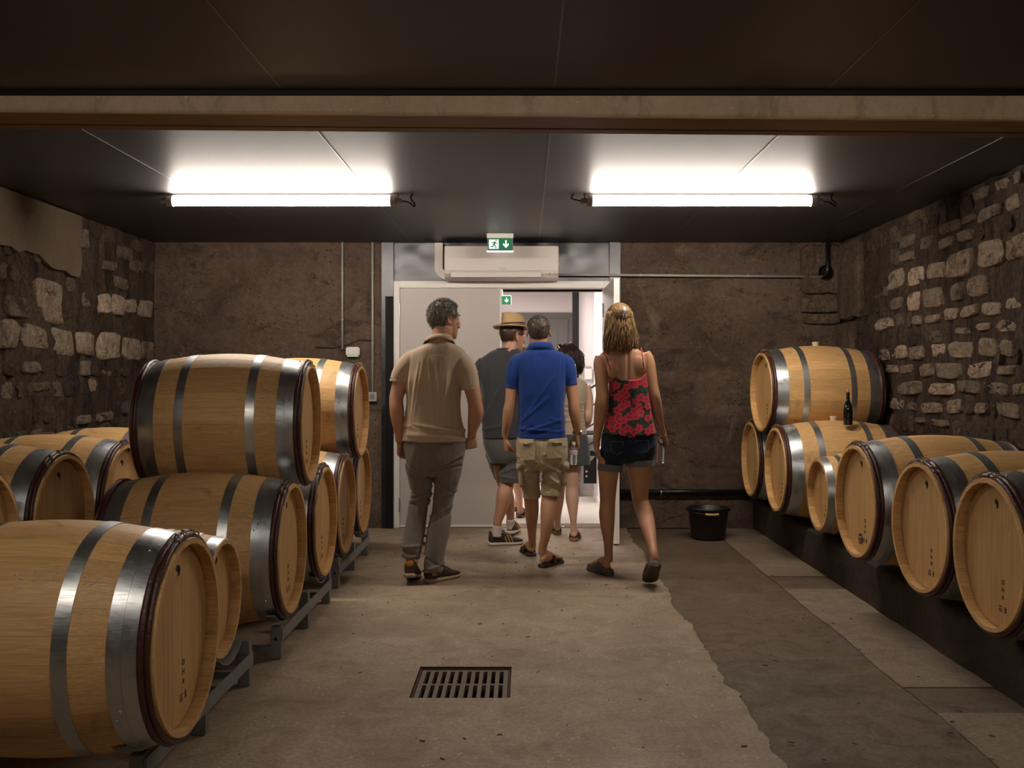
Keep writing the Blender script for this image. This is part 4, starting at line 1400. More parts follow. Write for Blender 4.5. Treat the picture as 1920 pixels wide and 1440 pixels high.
# ================================================================== PEOPLE
def cloth(name, c, rough=0.85, weave=260, var=0.12, fold=9.0, fold_s=0.35, sheen=0.3, c2=None):
    t = NT(name)
    v = t.coord()
    nz = t.noise(v, 5, 4)
    base = t.mix(nz, tuple(x * (1 - var) for x in c), tuple(min(1, x * (1 + var)) for x in c))
    if c2: base = t.mix(t.ramp(t.noise(v, 14, 3), [(.55, (0, 0, 0)), (.7, (.6,) * 3)]), base, c2)
    t.col(base)
    t.set(rough=rough, spec=0.2, sheen=sheen)
    f = t.noise(t.coord((fold, fold, fold * .35)), 1.0, 3, .5, .6)
    wv = t.noise(v, weave, 2)
    n1 = t.bump(f, fold_s, 0.02)
    t.bump(wv, 0.15, 0.001, n1)
    return t.m

def skin(name, a, b):
    t = NT(name)
    v = t.coord()
    nz = t.noise(v, 9, 4)
    t.col(t.mix(nz, a, b))
    t.set(rough=0.48, spec=0.4, sss=0.06)
    t.b.inputs['Subsurface Radius'].default_value = (.02, .008, .004)
    t.bump(t.noise(v, 130, 3), 0.08, 0.001)
    return t.m
SKIN_M = skin('skin_ruddy', (0.36, 0.175, 0.110), (0.50, 0.27, 0.175))
SKIN_T = skin('skin_tanned', (0.38, 0.185, 0.100), (0.50, 0.27, 0.155))
SKIN_P = skin('skin_fair', (0.46, 0.27, 0.19), (0.58, 0.37, 0.27))

def hair_mat(name, a, b, c):
    t = NT(name)
    v = t.coord((60, 60, 14))
    nz = t.noise(v, 2.2, 4, .6)
    t.col(t.ramp(nz, [(.3, a), (.5, b), (.72, c)]))
    t.set(rough=0.42, spec=0.45)
    t.bump(nz, .5, .004)
    return t.m
HAIR_GREY = hair_mat('hair_grey', (0.045, 0.036, 0.03), (0.17, 0.155, 0.135), (0.46, 0.44, 0.40))
HAIR_SALT = hair_mat('hair_cropped', (0.035, 0.025, 0.018), (0.09, 0.07, 0.055), (0.20, 0.17, 0.14))
HAIR_BROWN = hair_mat('hair_brown', (0.03, 0.015, 0.008), (0.06, 0.03, 0.016), (0.11, 0.06, 0.03))
HAIR_BLACK = hair_mat('hair_black', (0.008, 0.005, 0.004), (0.018, 0.010, 0.007), (0.05, 0.028, 0.016))
HAIR_BLOND = hair_mat('hair_blonde', (0.050, 0.022, 0.009), (0.19, 0.105, 0.042), (0.46, 0.31, 0.14))
EYEM = simple('eye_white', (.7, .66, .62), .2, 0, .02)
IRIS = simple('eye_iris', (.05, .03, .02), .15)

TMP = bpy.data.objects
def fuse(name, bm, m, parent, voxel=0.006, smooth=2, disp=None, post=None):
    """weld overlapping solids of one body or garment into one continuous surface"""
    bmesh.ops.recalc_face_normals(bm, faces=bm.faces)
    me = bpy.data.meshes.new('tmp'); bm.to_mesh(me); bm.free()
    o = bpy.data.objects.new('tmp', me); COL.objects.link(o)
    md = o.modifiers.new('r', 'REMESH'); md.mode = 'VOXEL'; md.voxel_size = voxel
    if smooth:
        ms = o.modifiers.new('s', 'SMOOTH'); ms.iterations = smooth; ms.factor = .6
    dg = bpy.context.evaluated_depsgraph_get()
    me2 = bpy.data.meshes.new_from_object(o.evaluated_get(dg))
    bpy.data.objects.remove(o)
    bpy.data.meshes.remove(me)
    if disp:
        nrm = [v.normal.copy() for v in me2.vertices]
        for v, n in zip(me2.vertices, nrm):
            v.co += n * disp(v.co, n)
    me2.name = name
    me2.materials.clear(); me2.materials.append(m)
    me2.shade_smooth()
    return link(name, me2, parent)

class Fig:
    def __init__(s, d, px, label, skin_m):
        s.d = d
        s.k = d / F
        s.root = empty('person', ((px - 985) * d / F, d, 0))
        tag(s.root, label, 'person', 'visitors walking through the cellar')
        s.off = Vector(s.root.location)
        s.body = bmesh.new()
        s.skin = skin_m
    def p(s, px, py, dd=0.0):
        return PX(px, py, s.d + dd) - s.off
    def torso(s, bm, rows, n=32, ex=2.4, sub=4, scale=1.0):
        """rows: (py, x_left, x_right, half depth, depth offset)"""
        rr = smooth_path([tuple(map(float, r)) for r in rows], sub)
        out = []
        for py, xl, xr, hd, dd in rr:
            c = s.p((xl + xr) / 2, py, dd)
            hw = (xr - xl) / 2 * (s.d + dd) / F * scale
            hd *= scale
            ring = []
            for k in range(n):
                t = 2 * PI * k / n
                cs, sn = math.cos(t), math.sin(t)
                ring.append(c + Vector((math.copysign(abs(cs) ** (2 / ex), cs) * hw, math.copysign(abs(sn) ** (2 / ex), sn) * hd, 0)))
            out.append(ring)
        rings(bm, out)
    def limb(s, bm, pts, flat=1.0, n=16, sub=4, scale=1.0):
        """pts: (px, py, dd, half width px)"""
        rr = smooth_path([tuple(map(float, q)) for q in pts], sub)
        P_ = [s.p(a, b, c) for a, b, c, r in rr]
        tube(bm, P_, [max(r, .5) * s.k * scale for a, b, c, r in rr], n, flat=flat, side=Vector((1, 0, 0)))

    def head(s, px, py, dd, yaw, pitch=0.0, scale=1.0, eyes=True, roll=0.0):
        """px, py: middle of the skull. yaw to the right of straight away"""
        c = s.p(px, py, dd)
        M = Matrix.Translation(c) @ Matrix.Rotation(-R(yaw), 4, 'Z') @ Matrix.Rotation(R(pitch), 4, 'X') @ Matrix.Rotation(R(roll), 4, 'Y') @ Matrix.Scale(scale, 4)
        bm = bmesh.new()
        ellipsoid(bm, (0, -.012, .028), (.076, .096, .088), seg=28, rg=18)
        rows = [(.07, .060, .070, -.07), (.045, .069, .084, -.080), (.02, .068, .083, -.084), (.0, .067, .083, -.080), (-.02, .065, .082, -.070), (-.042, .061, .081, -.050),
                (-.065, .055, .082, -.022), (-.085, .046, .083, .004), (-.103, .034, .080, .026), (-.114, .018, .072, .040)]
        rs = []
        for z, hw, yf, yb in rows:
            cy, hy = (yf + yb) / 2, (yf - yb) / 2
            rs.append([Vector((math.copysign(abs(math.cos(t)) ** .85, math.cos(t)) * hw, cy + math.copysign(abs(math.sin(t)) ** .85, math.sin(t)) * hy, z)) for t in [2 * PI * k / 24 for k in range(24)]])
        rings(bm, rs)
        tube(bm, [(0, .080, .030), (0, .092, .008), (0, .104, -.018), (0, .100, -.032), (0, .082, -.034)], [.009, .010, .013, .014, .009], 10)
        for sx in (-1, 1):
            ellipsoid(bm, (sx * .012, .090, -.028), (.008, .010, .007), seg=10, rg=6)
            ellipsoid(bm, (sx * .030, .078, .036), (.022, .010, .007), seg=12, rg=6)
            ellipsoid(bm, (sx * .042, .062, -.015), (.018, .016, .016), seg=12, rg=8)
            # ear: rim, lobe and hollow-facing plate
            er = Matrix.Rotation(sx * R(-18), 4, 'Z') @ Matrix.Rotation(R(8), 4, 'X')
            Em = Matrix.Translation((sx * .076, -.012, .000)) @ er
            vs0 = len(bm.verts)
            pts = [Em @ Vector((sx * .006, .017 * math.cos(a) , .031 * math.sin(a))) for a in [-2.4 + 4.6 * k / 10 for k in range(11)]]
            pts = [Em @ Vector((sx * .010, -.018 * math.cos(a) + .002, .031 * math.sin(a) + .003)) for a in [-1.5 + 3.6 * k / 10 for k in range(11)]]
            tube(bm, pts, [.006, .0055, .005, .0045, .0045, .0045, .0045, .0045, .005, .0055, .005], 7)
            ellipsoid(bm, Em @ Vector((sx * .004, .0, -.002)), (.005, .016, .026), rot=er, seg=12, rg=8)
            ellipsoid(bm, Em @ Vector((sx * .006, .002, -.028)), (.006, .008, .010), rot=er, seg=10, rg=6)
        ellipsoid(bm, (0, .084, -.056), (.022, .009, .006), seg=12, rg=6)
        ellipsoid(bm, (0, .083, -.067), (.019, .009, .006), seg=12, rg=6)
        ellipsoid(bm, (0, .074, -.098), (.022, .014, .014), seg=12, rg=8)
        for v in bm.verts: v.co = M @ v.co
        me = bpy.data.meshes.new('h'); bm.to_mesh(me); bm.free()
        s.body.from_mesh(me); bpy.data.meshes.remove(me)
        if eyes:
            for sx in (-1, 1):
                bm = bmesh.new(); ellipsoid(bm, M @ Vector((sx * .031, .0755, .018)), (.011 * scale,) * 3, seg=14, rg=10)
                e = obj('eye', bm, EYEM, s.root, smooth=True)
                bm = bmesh.new(); ellipsoid(bm, M @ Vector((sx * .031, .0845, .018)), (.005 * scale, .0035 * scale, .005 * scale), seg=10, rg=8)
                obj('iris', bm, IRIS, e, smooth=True)
        s.M = M
        return M

    def neck(s, x0, y0, d0, x1, y1, d1, r0, r1):
        s.limb(s.body, [(x0, y0, d0, r0 * 1.15), ((x0 + x1) / 2, (y0 + y1) / 2, (d0 + d1) / 2, (r0 + r1) / 2), (x1, y1, d1, r1)], n=20)

    def hand(s, wrist, a, t, side_n, scale=1.0, curl=(25, 35, 25), thumb=(.55, .75, .15), spread=1.0, bm=None):
        """wrist point, a: direction of fingers, t: direction of the thumb side, side_n: direction the palm faces"""
        bm = bm or s.body
        a = Vector(a).normalized()
        t = Vector(t); t = (t - a * t.dot(a)).normalized()
        n = a.cross(t)
        if n.dot(Vector(side_n)) < 0: n = -n
        w0 = Vector(wrist)
        sc = scale
        # palm
        rs = []
        for l, hw, ht, sh in ((-.02, .024, .020, 0), (.0, .026, .018, 0), (.02, .033, .016, .002), (.045, .040, .015, .002), (.07, .042, .0135, .0), (.088, .039, .011, -.001)):
            c = w0 + a * l * sc + t * sh * sc
            rs.append([c + t * hw * sc * math.copysign(abs(math.cos(q)) ** .8, math.cos(q)) + n * ht * sc * math.copysign(abs(math.sin(q)) ** .8, math.sin(q)) for q in [2 * PI * k / 16 for k in range(16)]])
        rings(bm, rs)
        ellipsoid(bm, w0 + (a * .032 + t * .026 + n * .008) * sc, (.018 * sc,) * 3, seg=12, rg=8)
        for i, (off, L_, r) in enumerate(((.031, .072, .0088), (.0105, .080, .0090), (-.0105, .075, .0086), (-.031, .060, .0076))):
            ang = spread * (off * 2.4)
            d = (a + t * ang).normalized()
            p0 = w0 + (a * .078 + t * off) * sc
            pts = [p0 - d * .012 * sc, p0]; rad = [r * sc, r * 1.02 * sc]
            q = 0.0
            c = p0
            for j, f_ in enumerate((.46, .30, .24)):
                q += R(curl[j] * (1 + .10 * i))
                dj = d * math.cos(q) + n * math.sin(q)
                mid = c + dj * L_ * f_ * .5 * sc
                c = c + dj * L_ * f_ * sc
                pts += [mid, c]; rad += [r * (1 - .06 * (j + 1)) * sc * .96, r * (1 - .08 * (j + 1)) * sc]
            tube(bm, pts, rad, 10)
        d0 = (a * thumb[0] + t * thumb[1] + n * thumb[2]).normalized()
        d1 = (a * (thumb[0] + .5) + t * (thumb[1] * .35) + n * (thumb[2] + .25)).normalized()
        p0 = w0 + (a * .018 + t * .022 + n * .004) * sc
        p1 = p0 + d0 * .040 * sc; p2 = p1 + d1 * .032 * sc; p3 = p2 + d1 * .024 * sc
        tube(bm, [p0, p1, (p1 + p2) / 2, p2, p3], [.014 * sc, .0115 * sc, .0105 * sc, .0105 * sc, .0075 * sc], 10)

    def finish(s, voxel=.0048):
        return fuse('body', s.body, s.skin, s.root, voxel, 2)

def foot(bm, heel, fwd, L_=.25, up=None, w_=.045):
    """bare foot: heel point on the sole, forward direction"""
    f = Vector(fwd).normalized()
    u = Vector(up) if up is not None else Vector((0, 0, 1)); u = (u - f * u.dot(f)).normalized()
    sd = f.cross(u)
    rs = []
    for l, hw, top, bot in ((0.0, .018, .035, .012), (.03, .030, .075, .002), (.07, .030, .090, .0), (.11, .032, .075, .004), (.15, .038, .055, .004), (.19, .044, .038, .0), (.225, .042, .026, .0), (.25, .028, .016, .003)):
        l *= L_ / .25
        c = Vector(heel) + f * l + u * (top + bot) / 2
        rs.append([c + sd * hw * w_ / .045 * math.cos(q) + u * (top - bot) / 2 * math.sin(q) for q in [2 * PI * k / 14 for k in range(14)]])
    rings(bm, rs)
    return f, u, sd

def sole_loft(bm, heel, fwd, L_, prof, up=None, n=18, ex=.7):
    """prof: (along 0..1, half width, bottom, top)"""
    f = Vector(fwd).normalized()
    u = Vector(up) if up is not None else Vector((0, 0, 1)); u = (u - f * u.dot(f)).normalized()
    sd = f.cross(u)
    rs = []
    for l, hw, b, t_ in smooth_path(prof, 3):
        c = Vector(heel) + f * l * L_ + u * (t_ + b) / 2
        rs.append([c + sd * hw * math.copysign(abs(math.cos(q)) ** ex, math.cos(q)) + u * (t_ - b) / 2 * math.copysign(abs(math.sin(q)) ** ex, math.sin(q)) for q in [2 * PI * k / n for k in range(n)]])
    rings(bm, rs)
    return f, u, sd

def sneaker(root, heel, fwd, L_, m_up, m_sole, m_tab, m_lace, up=None, stripes=None, name='shoe'):
    heel = Vector(heel)
    bm = bmesh.new()
    f, u, sd = sole_loft(bm, heel, fwd, L_, [(-.01, .022, .028, .085), (.03, .033, .020, .100), (.14, .037, .018, .104), (.27, .037, .018, .108), (.38, .038, .018, .100), (.55, .042, .018, .078), (.72, .048, .018, .058), (.87, .046, .018, .048), (.96, .036, .018, .040), (1.0, .018, .020, .032)], up)
    sh = fuse(name, bm, m_up, root, .0045, 2)
    bm = bmesh.new()
    sole_loft(bm, heel - f * .006, fwd, L_ + .012, [(-.01, .024, .004, .026), (.05, .038, .0, .028), (.3, .040, .0, .026), (.5, .044, .0, .024), (.75, .051, .0, .023), (.9, .046, .003, .024), (1.0, .022, .010, .026)], up, ex=.5)
    obj('sole', bm, m_sole, sh, smooth=True)
    bm = bmesh.new()
    c = heel + f * .004 + u * .088
    ellipsoid(bm, c, (.024, .013, .026), rot=Matrix((tuple(sd), tuple(f), tuple(u))).transposed().to_4x4(), seg=16, rg=10)
    obj('heel_tab', bm, m_tab, sh, smooth=True)
    bm = bmesh.new()
    for k in range(5):
        c = heel + f * L_ * (.42 + .07 * k) + u * (.100 - .010 * k)
        w_ = .022
        tube(bm, [c - sd * w_, c + u * .006, c + sd * w_], .0028, 6)
    c = heel + f * L_ * .40 + u * .106
    for q in (-1, 1):
        tube(bm, smooth_path([tuple(c), tuple(c + sd * q * .025 + u * .012), tuple(c + sd * q * .036 - u * .012), tuple(c + sd * q * .020 - u * .004)], 4), .0024, 5)
    obj('laces', bm, m_lace, sh)
    if stripes:
        for q in (-1, 1):
            for k in range(3):
                bm = bmesh.new()
                l = .42 + .09 * k
                hw = .0385 + .012 * (l - .38)
                p0 = heel + f * L_ * (l + .05) + sd * q * (hw + .004) + u * .026
                p1 = heel + f * L_ * (l + .00) + sd * q * (hw - .002) + u * .060
                p2 = heel + f * L_ * (l - .03) + sd * q * (hw - .014) + u * .082
                tube(bm, smooth_path([tuple(p0), tuple(p1), tuple(p2)], 3), .0055, 8)
                obj('stripe', bm, stripes, sh)
    return sh

def sandal(root, heel, fwd, L_, m_sole, m_strap, up=None, straps=((.40, .085), (.66, .060)), name='sandal', w_=1.0):
    heel = Vector(heel)
    bm = bmesh.new()
    f, u, sd = sole_loft(bm, heel, fwd, L_, [(-.02, .020 * w_, .0, .024), (.04, .034 * w_, .0, .026), (.2, .036 * w_, .0, .024), (.42, .036 * w_, .0, .020), (.7, .048 * w_, .0, .018), (.88, .045 * w_, .0, .018), (1.0, .022 * w_, .002, .018)], up, ex=.5)
    sh = obj(name, bm, m_sole, root, smooth=True)
    sh.data.set_sharp_from_angle(angle=R(50))
    for l, hgt in straps:
        bm = bmesh.new()
        c = heel + f * L_ * l
        hw = (.038 + .012 * (l - .3)) * w_
        rs = []
        for k in range(13):
            a = PI * k / 12
            q = c + sd * math.cos(a) * (hw + .003) + u * (.010 + hgt * math.sin(a) ** .8)
            o_ = (sd * math.cos(a) + u * math.sin(a)) * .004
            wd = f * .018
            rs.append([q - wd, q + wd, q + wd + o_, q - wd + o_])
        rings(bm, rs)
        obj('strap', bm, m_strap, sh)
    return sh

def strands(bm, roots, rnd, n_seg=5, rad=.0016):
    """roots: list of (list of points)"""
    for pts in roots:
        pts = [Vector(p) for p in pts]
        rr = [rad * (1 - .75 * k / (len(pts) - 1)) for k in range(len(pts))]
        tube(bm, pts, rr, 4)

def short_hair(fig, m, length=.012, count=1500, hairline=.055, nape=-.045, thick=.007, bald=None, seed=1, side=.0):
    """cap of cropped hair following the skull in head space (face +y)"""
    M = fig.M
    bm = bmesh.new()
    bmesh.ops.create_uvsphere(bm, u_segments=44, v_segments=30, radius=1)
    def skull(v, ext=0.0):
        x, y, z = v
        p = Vector((x * (.076 + ext), -.012 + y * (.096 + ext), .028 + z * (.088 + ext)))
        if z < 0:   # follow the nape down
            p.z = .028 + z * (.088 + ext) * 1.05
            p.y = -.012 + y * (.096 + ext) * (1 - .10 * (-z))
        return p
    def keep(p):
        q = p
        if q.y > .045 and q.z < hairline + .02: return False
        if q.y > .010 and q.z < .018: return False
        if q.y > -.028 and q.z < .0: return False
        if q.z < nape: return False
        if bald:
            if (Vector((q.x, q.y, q.z)) - Vector(bald[:3])).length < bald[3]: return False
        return True
    dele = [v for v in bm.verts if not keep(skull(v.co))]
    bmesh.ops.delete(bm, geom=dele, context='VERTS')
    base = [(v.co.copy()) for v in bm.verts]
    rnd = random.Random(seed)
    for v in bm.verts:
        c = v.co.copy()
        v.co = M @ skull(c, thick + .004 * noise.noise(c * 7))
    bmesh.ops.recalc_face_normals(bm, faces=bm.faces)
    r = bmesh.ops.extrude_face_region(bm, geom=bm.faces[:])
    newv = [e for e in r['geom'] if isinstance(e, bmesh.types.BMVert)]
    cen = M @ Vector((0, -.012, .028))
    for v in newv: v.co = cen + (v.co - cen) * .88
    for k in range(count):
        c = rnd.choice(base)
        c = (c + Vector((rnd.uniform(-.09, .09), rnd.uniform(-.09, .09), rnd.uniform(-.09, .09)))).normalized()
        p = skull(c, thick - .001)
        if not keep(p): continue
        nrm = Vector((c.x, c.y, c.z))
        down = Vector((0, -.5, -1)) if c.z < .75 else Vector((.0, .8, .2))
        d = (nrm * .55 + (down - nrm * down.dot(nrm)) * .6 + Vector((rnd.uniform(-.3, .3), rnd.uniform(-.3, .3), rnd.uniform(-.3, .3)))).normalized()
        L_ = length * rnd.uniform(.6, 1.3)
        a = M @ p; b = M @ (p + d * L_ * .6); e = M @ (p + (d + down * .35).normalized() * L_)
        tube(bm, [a, b, e], [.0018, .0013, .0003], 3)
    return obj('hair', bm, m, fig.root, smooth=True)

def folds(seed, az=3.2, amp=.006, vertical=True, extra=None):
    def f(co, n):
        p = co + Vector((seed * 3.1, 0, 0))
        q = Vector((p.x * 16, p.y * 16, p.z * az))
        h = amp * noise.noise(q) + amp * .5 * noise.noise(Vector((p.x * 34, p.y * 34, p.z * az * 2.4)))
        h = h if h < 0 else h * .8
        if extra: h += extra(co)
        return h
    return f

def ridge(co, zc, slope, xc, w_, amp, rng=(-9, 9)):
    if not rng[0] < co.x < rng[1]: return 0
    return amp * math.exp(-((co.z - zc - slope * (co.x - xc)) / w_) ** 2)

BLACKSOLE = simple('dark_rubber', (0.018, 0.014, 0.012), .6)
# ---------------------------------------------------------------- 1: man in the beige polo shirt
def build_man_beige():
    g = Fig(6.26, 815, 'tall grey-haired man in a beige polo shirt and grey trousers, leftmost visitor', SKIN_M)
    B = g.body
    g.head(834, 600, .03, 54, pitch=-4, scale=1.04)
    g.neck(824, 655, .0, 831, 612, .0, 21, 18)
    # hidden trunk
    g.torso(B, [(648, 800, 848, .06, .01), (668, 776, 868, .09, .02), (720, 772, 852, .105, .03), (780, 772, 855, .10, .03), (840, 768, 862, .11, .03), (880, 775, 855, .11, .03)], scale=.92)
    # arms
    LA = [(770, 672, .02, 17), (757, 700, .02, 16), (748, 728, .02, 14.5), (743, 748, .01, 13.2), (744, 768, .0, 13.6), (746, 790, .01, 12.0), (748, 812, .03, 8.6), (749, 828, .05, 7.6)]
    g.limb(B, LA, n=18)
    RA = [(866, 676, .02, 17), (878, 702, .0, 17), (886, 732, -.03, 15), (890, 753, -.04, 13.5), (892, 772, -.03, 14.5), (889, 792, .0, 12.2), (886, 806, .03, 9.2), (885, 818, .05, 8.4)]
    g.limb(B, RA, n=18)
    g.hand(g.p(750, 829, .06), (.05, .35, -1), (.5, .9, .1), (1, 0, 0), .95, (30, 40, 25))
    g.hand(g.p(885, 817, .05), (-.05, .30, -1), (-.75, -.55, .1), (-1, .2, 0), 1.0, (58, 70, 45), thumb=(.75, .45, .25))
    # legs inside the trousers
    g.limb(B, [(786, 850, .05, 20), (787, 900, .05, 18), (787, 945, .07, 13), (780, 990, .02, 12), (772, 1040, -.02, 9), (769, 1062, -.02, 9)])
    g.limb(B, [(840, 850, .05, 20), (834, 900, .05, 18), (828, 950, .05, 13), (822, 1000, .02, 12), (813, 1060, .0, 9), (812, 1078, .0, 9)])
    g.finish()
    short_hair(g, HAIR_GREY, .017, 2800, hairline=.066, nape=-.062, thick=.007, seed=3)
    # stubble beard: short pale growth on the jaw
    bm = bmesh.new(); rnd = random.Random(5)
    for k in range(260):
        a = rnd.uniform(-1.35, 1.35); z = rnd.uniform(-.108, -.05)
        hw = .058 + (z + .05) * .5
        p = Vector((math.sin(a) * hw, .018 + math.cos(a) * (.066), z))
        d = Vector((math.sin(a), math.cos(a), -.6)).normalized()
        tube(bm, [g.M @ p, g.M @ (p + d * .007)], [.0014, .0004], 3)
    obj('beard', bm, HAIR_GREY, g.root)
    # shirt
    POLO = cloth('beige_jersey', (0.40, 0.30, 0.205), fold=11, fold_s=.35)
    bm = bmesh.new()
    g.torso(bm, [(640, 806, 843, .060, -.005), (646, 796, 853, .078, .0), (655, 776, 868, .098, .012), (664, 766, 874, .110, .02), (676, 764, 872, .120, .025), (692, 762, 870, .127, .03), (717, 759, 867, .130, .03), (750, 762, 864, .125, .035),
                 (780, 759, 866, .122, .035), (803, 756, 870, .128, .035), (818, 754, 873, .130, .035), (827, 754, 874, .130, .035)], n=40)
    g.limb(bm, [(790, 668, .01, 15), (772, 675, .01, 18), (758, 692, .01, 18.5), (750, 705, .01, 16.5), (747, 714, .01, 15.5)], n=22)
    g.limb(bm, [(848, 670, .01, 16), (864, 680, .0, 19), (875, 694, -.01, 19), (880, 710, -.02, 17.5), (882, 729, -.03, 16.5)], n=22)
    kx = g.k
    x0 = lambda px: (px - 985) * g.d / F - g.off.x
    zz = lambda py: H + (708 - py) * g.k
    def ex(co):
        h = 0
        if co.y < .05:
            # long drag folds down the back, and a roll above the hem
            for px0_, px1_, a in ((772, 766, .006), (790, 770, .008), (797, 775, .006), (806, 818, .006), (815, 828, .004), (842, 832, .004)):
                t_ = (zz(660) - co.z) / (zz(800) - zz(660)) * -1
                t_ = (zz(668) - co.z) / (zz(668) - zz(800))
                if 0 < t_ < 1:
                    xc = x0(px0_) + (x0(px1_) - x0(px0_)) * t_
                    h += a * math.sin(PI * t_) * math.exp(-((co.x - xc) / .009) ** 2)
            h += ridge(co, zz(800), -.10, x0(800), .012, .011)
            h -= ridge(co, zz(807), -.22, x0(820), .010, .012, (x0(765), 9))
            h += ridge(co, zz(817), -.05, x0(820), .014, .006, (x0(765), 9))
            h += ridge(co, zz(790), -.5, x0(760), .008, .005, (-9, x0(775)))
        return h
    sh = fuse('polo_shirt', bm, POLO, g.root, .0058, 2, folds(1, 3.0, .005, extra=ex))
    def collar(rows, m, th=.004, n=32, name='collar'):
        bm = bmesh.new(); rs = []
        for (py, xl, xr, hd, dd, tilt) in rows:
            c = g.p((xl + xr) / 2, py, dd); hw = (xr - xl) / 2 * g.k
            rs.append([c + Vector((math.cos(t) * hw, math.sin(t) * hd, tilt * math.sin(t) + 0)) for t in [2 * PI * k / n for k in range(n)]])
        inner = [[p + (Vector((sum(q.x for q in r_) / n, sum(q.y for q in r_) / n, p.z)) - p).normalized() * th for p in r_] for r_ in rs]
        allr = rs + inner[::-1]
        vr = [[bm.verts.new(p) for p in r_] for r_ in allr]; vr.append(vr[0])
        for a, b in zip(vr, vr[1:]):
            for i in range(n): bm.faces.new((a[i], a[(i + 1) % n], b[(i + 1) % n], b[i]))
        return obj(name, bm, m, sh, smooth=True)
    collar([(645, 793, 854, .082, -.004, -.030), (637, 799, 851, .074, -.004, -.026), (632, 803, 848, .066, -.002, -.020)], POLO)
    for pts_ in ([(747, 712, .01, 16.3), (746.5, 716, .01, 16.2)], [(882, 726, -.03, 17.2), (882.3, 731, -.03, 17.0)]):
        bm = bmesh.new(); g.limb(bm, pts_, n=24); obj('cuff', bm, POLO, sh, smooth=True)
    bm = bmesh.new()
    tube(bm, [g.p(804, 666, -.108), g.p(818, 666.5, -.110), g.p(830, 666, -.106)], .0012, 5); obj('seam', bm, POLO, sh)
    # trousers
    TR = cloth('grey_twill', (0.150, 0.128, 0.105), fold=13, fold_s=.5, sheen=.15)
    bm = bmesh.new()
    g.torso(bm, [(822, 757, 872, .115, .035), (840, 757, 873, .120, .03), (860, 761, 870, .125, .03), (880, 766, 864, .12, .035), (893, 775, 855, .10, .04)], n=40)
    g.limb(bm, [(787, 868, .03, 28), (789, 905, .05, 22), (790, 930, .07, 18.5), (785, 948, .07, 18.5), (781, 972, .05, 19), (776, 1005, .01, 19.5), (772, 1030, -.01, 19.5), (769, 1046, -.02, 18)], n=22)
    g.limb(bm, [(840, 868, .03, 29), (837, 900, .03, 24), (832, 930, .05, 19.5), (828, 960, .05, 18.5), (823, 990, .03, 21), (817, 1025, .0, 20.5), (813, 1055, -.02, 19), (812, 1074, -.03, 18)], n=22)
    def ext(co):
        h = 0
        kz = g.k
        for (py, slope, px, w_, a, r0, r1) in ((1022, .1, 772, .010, .009, 745, 800), (1034, -.25, 772, .009, -.010, 745, 800), (1041, .2, 772, .008, .009, 745, 800),
                                             (938, .35, 780, .008, .008, 765, 808), (948, -.2, 780, .008, -.007, 765, 808), (931, -.4, 790, .008, -.008, 765, 808), (925, .5, 785, .009, .007, 765, 808),
                                             (1062, .35, 812, .010, .010, 790, 840), (1050, -.5, 812, .009, -.009, 790, 840), (1068, -.2, 815, .008, -.008, 790, 840),
                                             (960, .5, 826, .010, .007, 805, 850), (972, .5, 826, .009, -.006, 805, 850), (930, .35, 832, .009, .006, 812, 856), (918, -.6, 840, .010, -.006, 812, 856),
                                             (871, .45, 838, .007, -.010, 806, 866), (878, .22, 838, .007, -.010, 808, 866), (865, .6, 845, .008, .007, 808, 868), (895, -.7, 785, .008, .006, 766, 806), (880, -.6, 780, .009, -.006, 764, 806)):
            if x0(r0) < co.x < x0(r1): h += ridge(co, zz(py), slope, x0(px), w_, a)
        return h
    tr = fuse('trousers', bm, TR, g.root, .0058, 2, folds(4, 7, .006, extra=ext))
    bm = bmesh.new(); tube(bm, [g.p(826, 833, -.088), g.p(838, 834, -.084), g.p(850, 833.5, -.072)], .0016, 5); obj('pocket_seam', bm, BLACKSOLE, tr)
    bm = bmesh.new(); tube(bm, [g.p(764, 834, -.070), g.p(772, 835, -.082), g.p(782, 834.5, -.09)], .0016, 5); obj('pocket_seam', bm, BLACKSOLE, tr)
    BR = simple('brown_suede', (0.050, 0.020, 0.012), .75, 0, .4, 20, .2)
    OR = simple('orange_suede', (0.42, 0.15, 0.035), .7)
    SO = simple('tan_sole', (0.30, 0.22, 0.14), .7)
    hl_ = g.p(767, 1081, -.10); hl_.z = .050
    sneaker(g.root, hl_, (.03, .96, -.20), .285, BR, SO, OR, BLACKSOLE)
    h2 = g.p(800, 1090, -.02); h2.z = 0
    sneaker(g.root, h2, (.62, .78, 0), .290, BR, SO, BR, BLACKSOLE)
    return g
G1 = build_man_beige()

def collar_band(g, parent, rows, m, th=.004, n=32, name='collar'):
    bm = bmesh.new(); rs = []
    for (py, xl, xr, hd, dd, tilt) in rows:
        c = g.p((xl + xr) / 2, py, dd); hw = (xr - xl) / 2 * g.k
        rs.append([c + Vector((math.cos(t) * hw, math.sin(t) * hd, tilt * math.sin(t))) for t in [2 * PI * k / n for k in range(n)]])
    inner = []
    for r_ in rs:
        cx = sum(q.x for q in r_) / n; cy = sum(q.y for q in r_) / n
        inner.append([p + (Vector((cx, cy, p.z)) - p).normalized() * th for p in r_])
    allr = rs + inner[::-1]
    vr = [[bm.verts.new(p) for p in r_] for r_ in allr]; vr.append(vr[0])
    for a, b in zip(vr, vr[1:]):
        for i in range(n): bm.faces.new((a[i], a[(i + 1) % n], b[(i + 1) % n], b[i]))
    return obj(name, bm, m, parent, smooth=True)

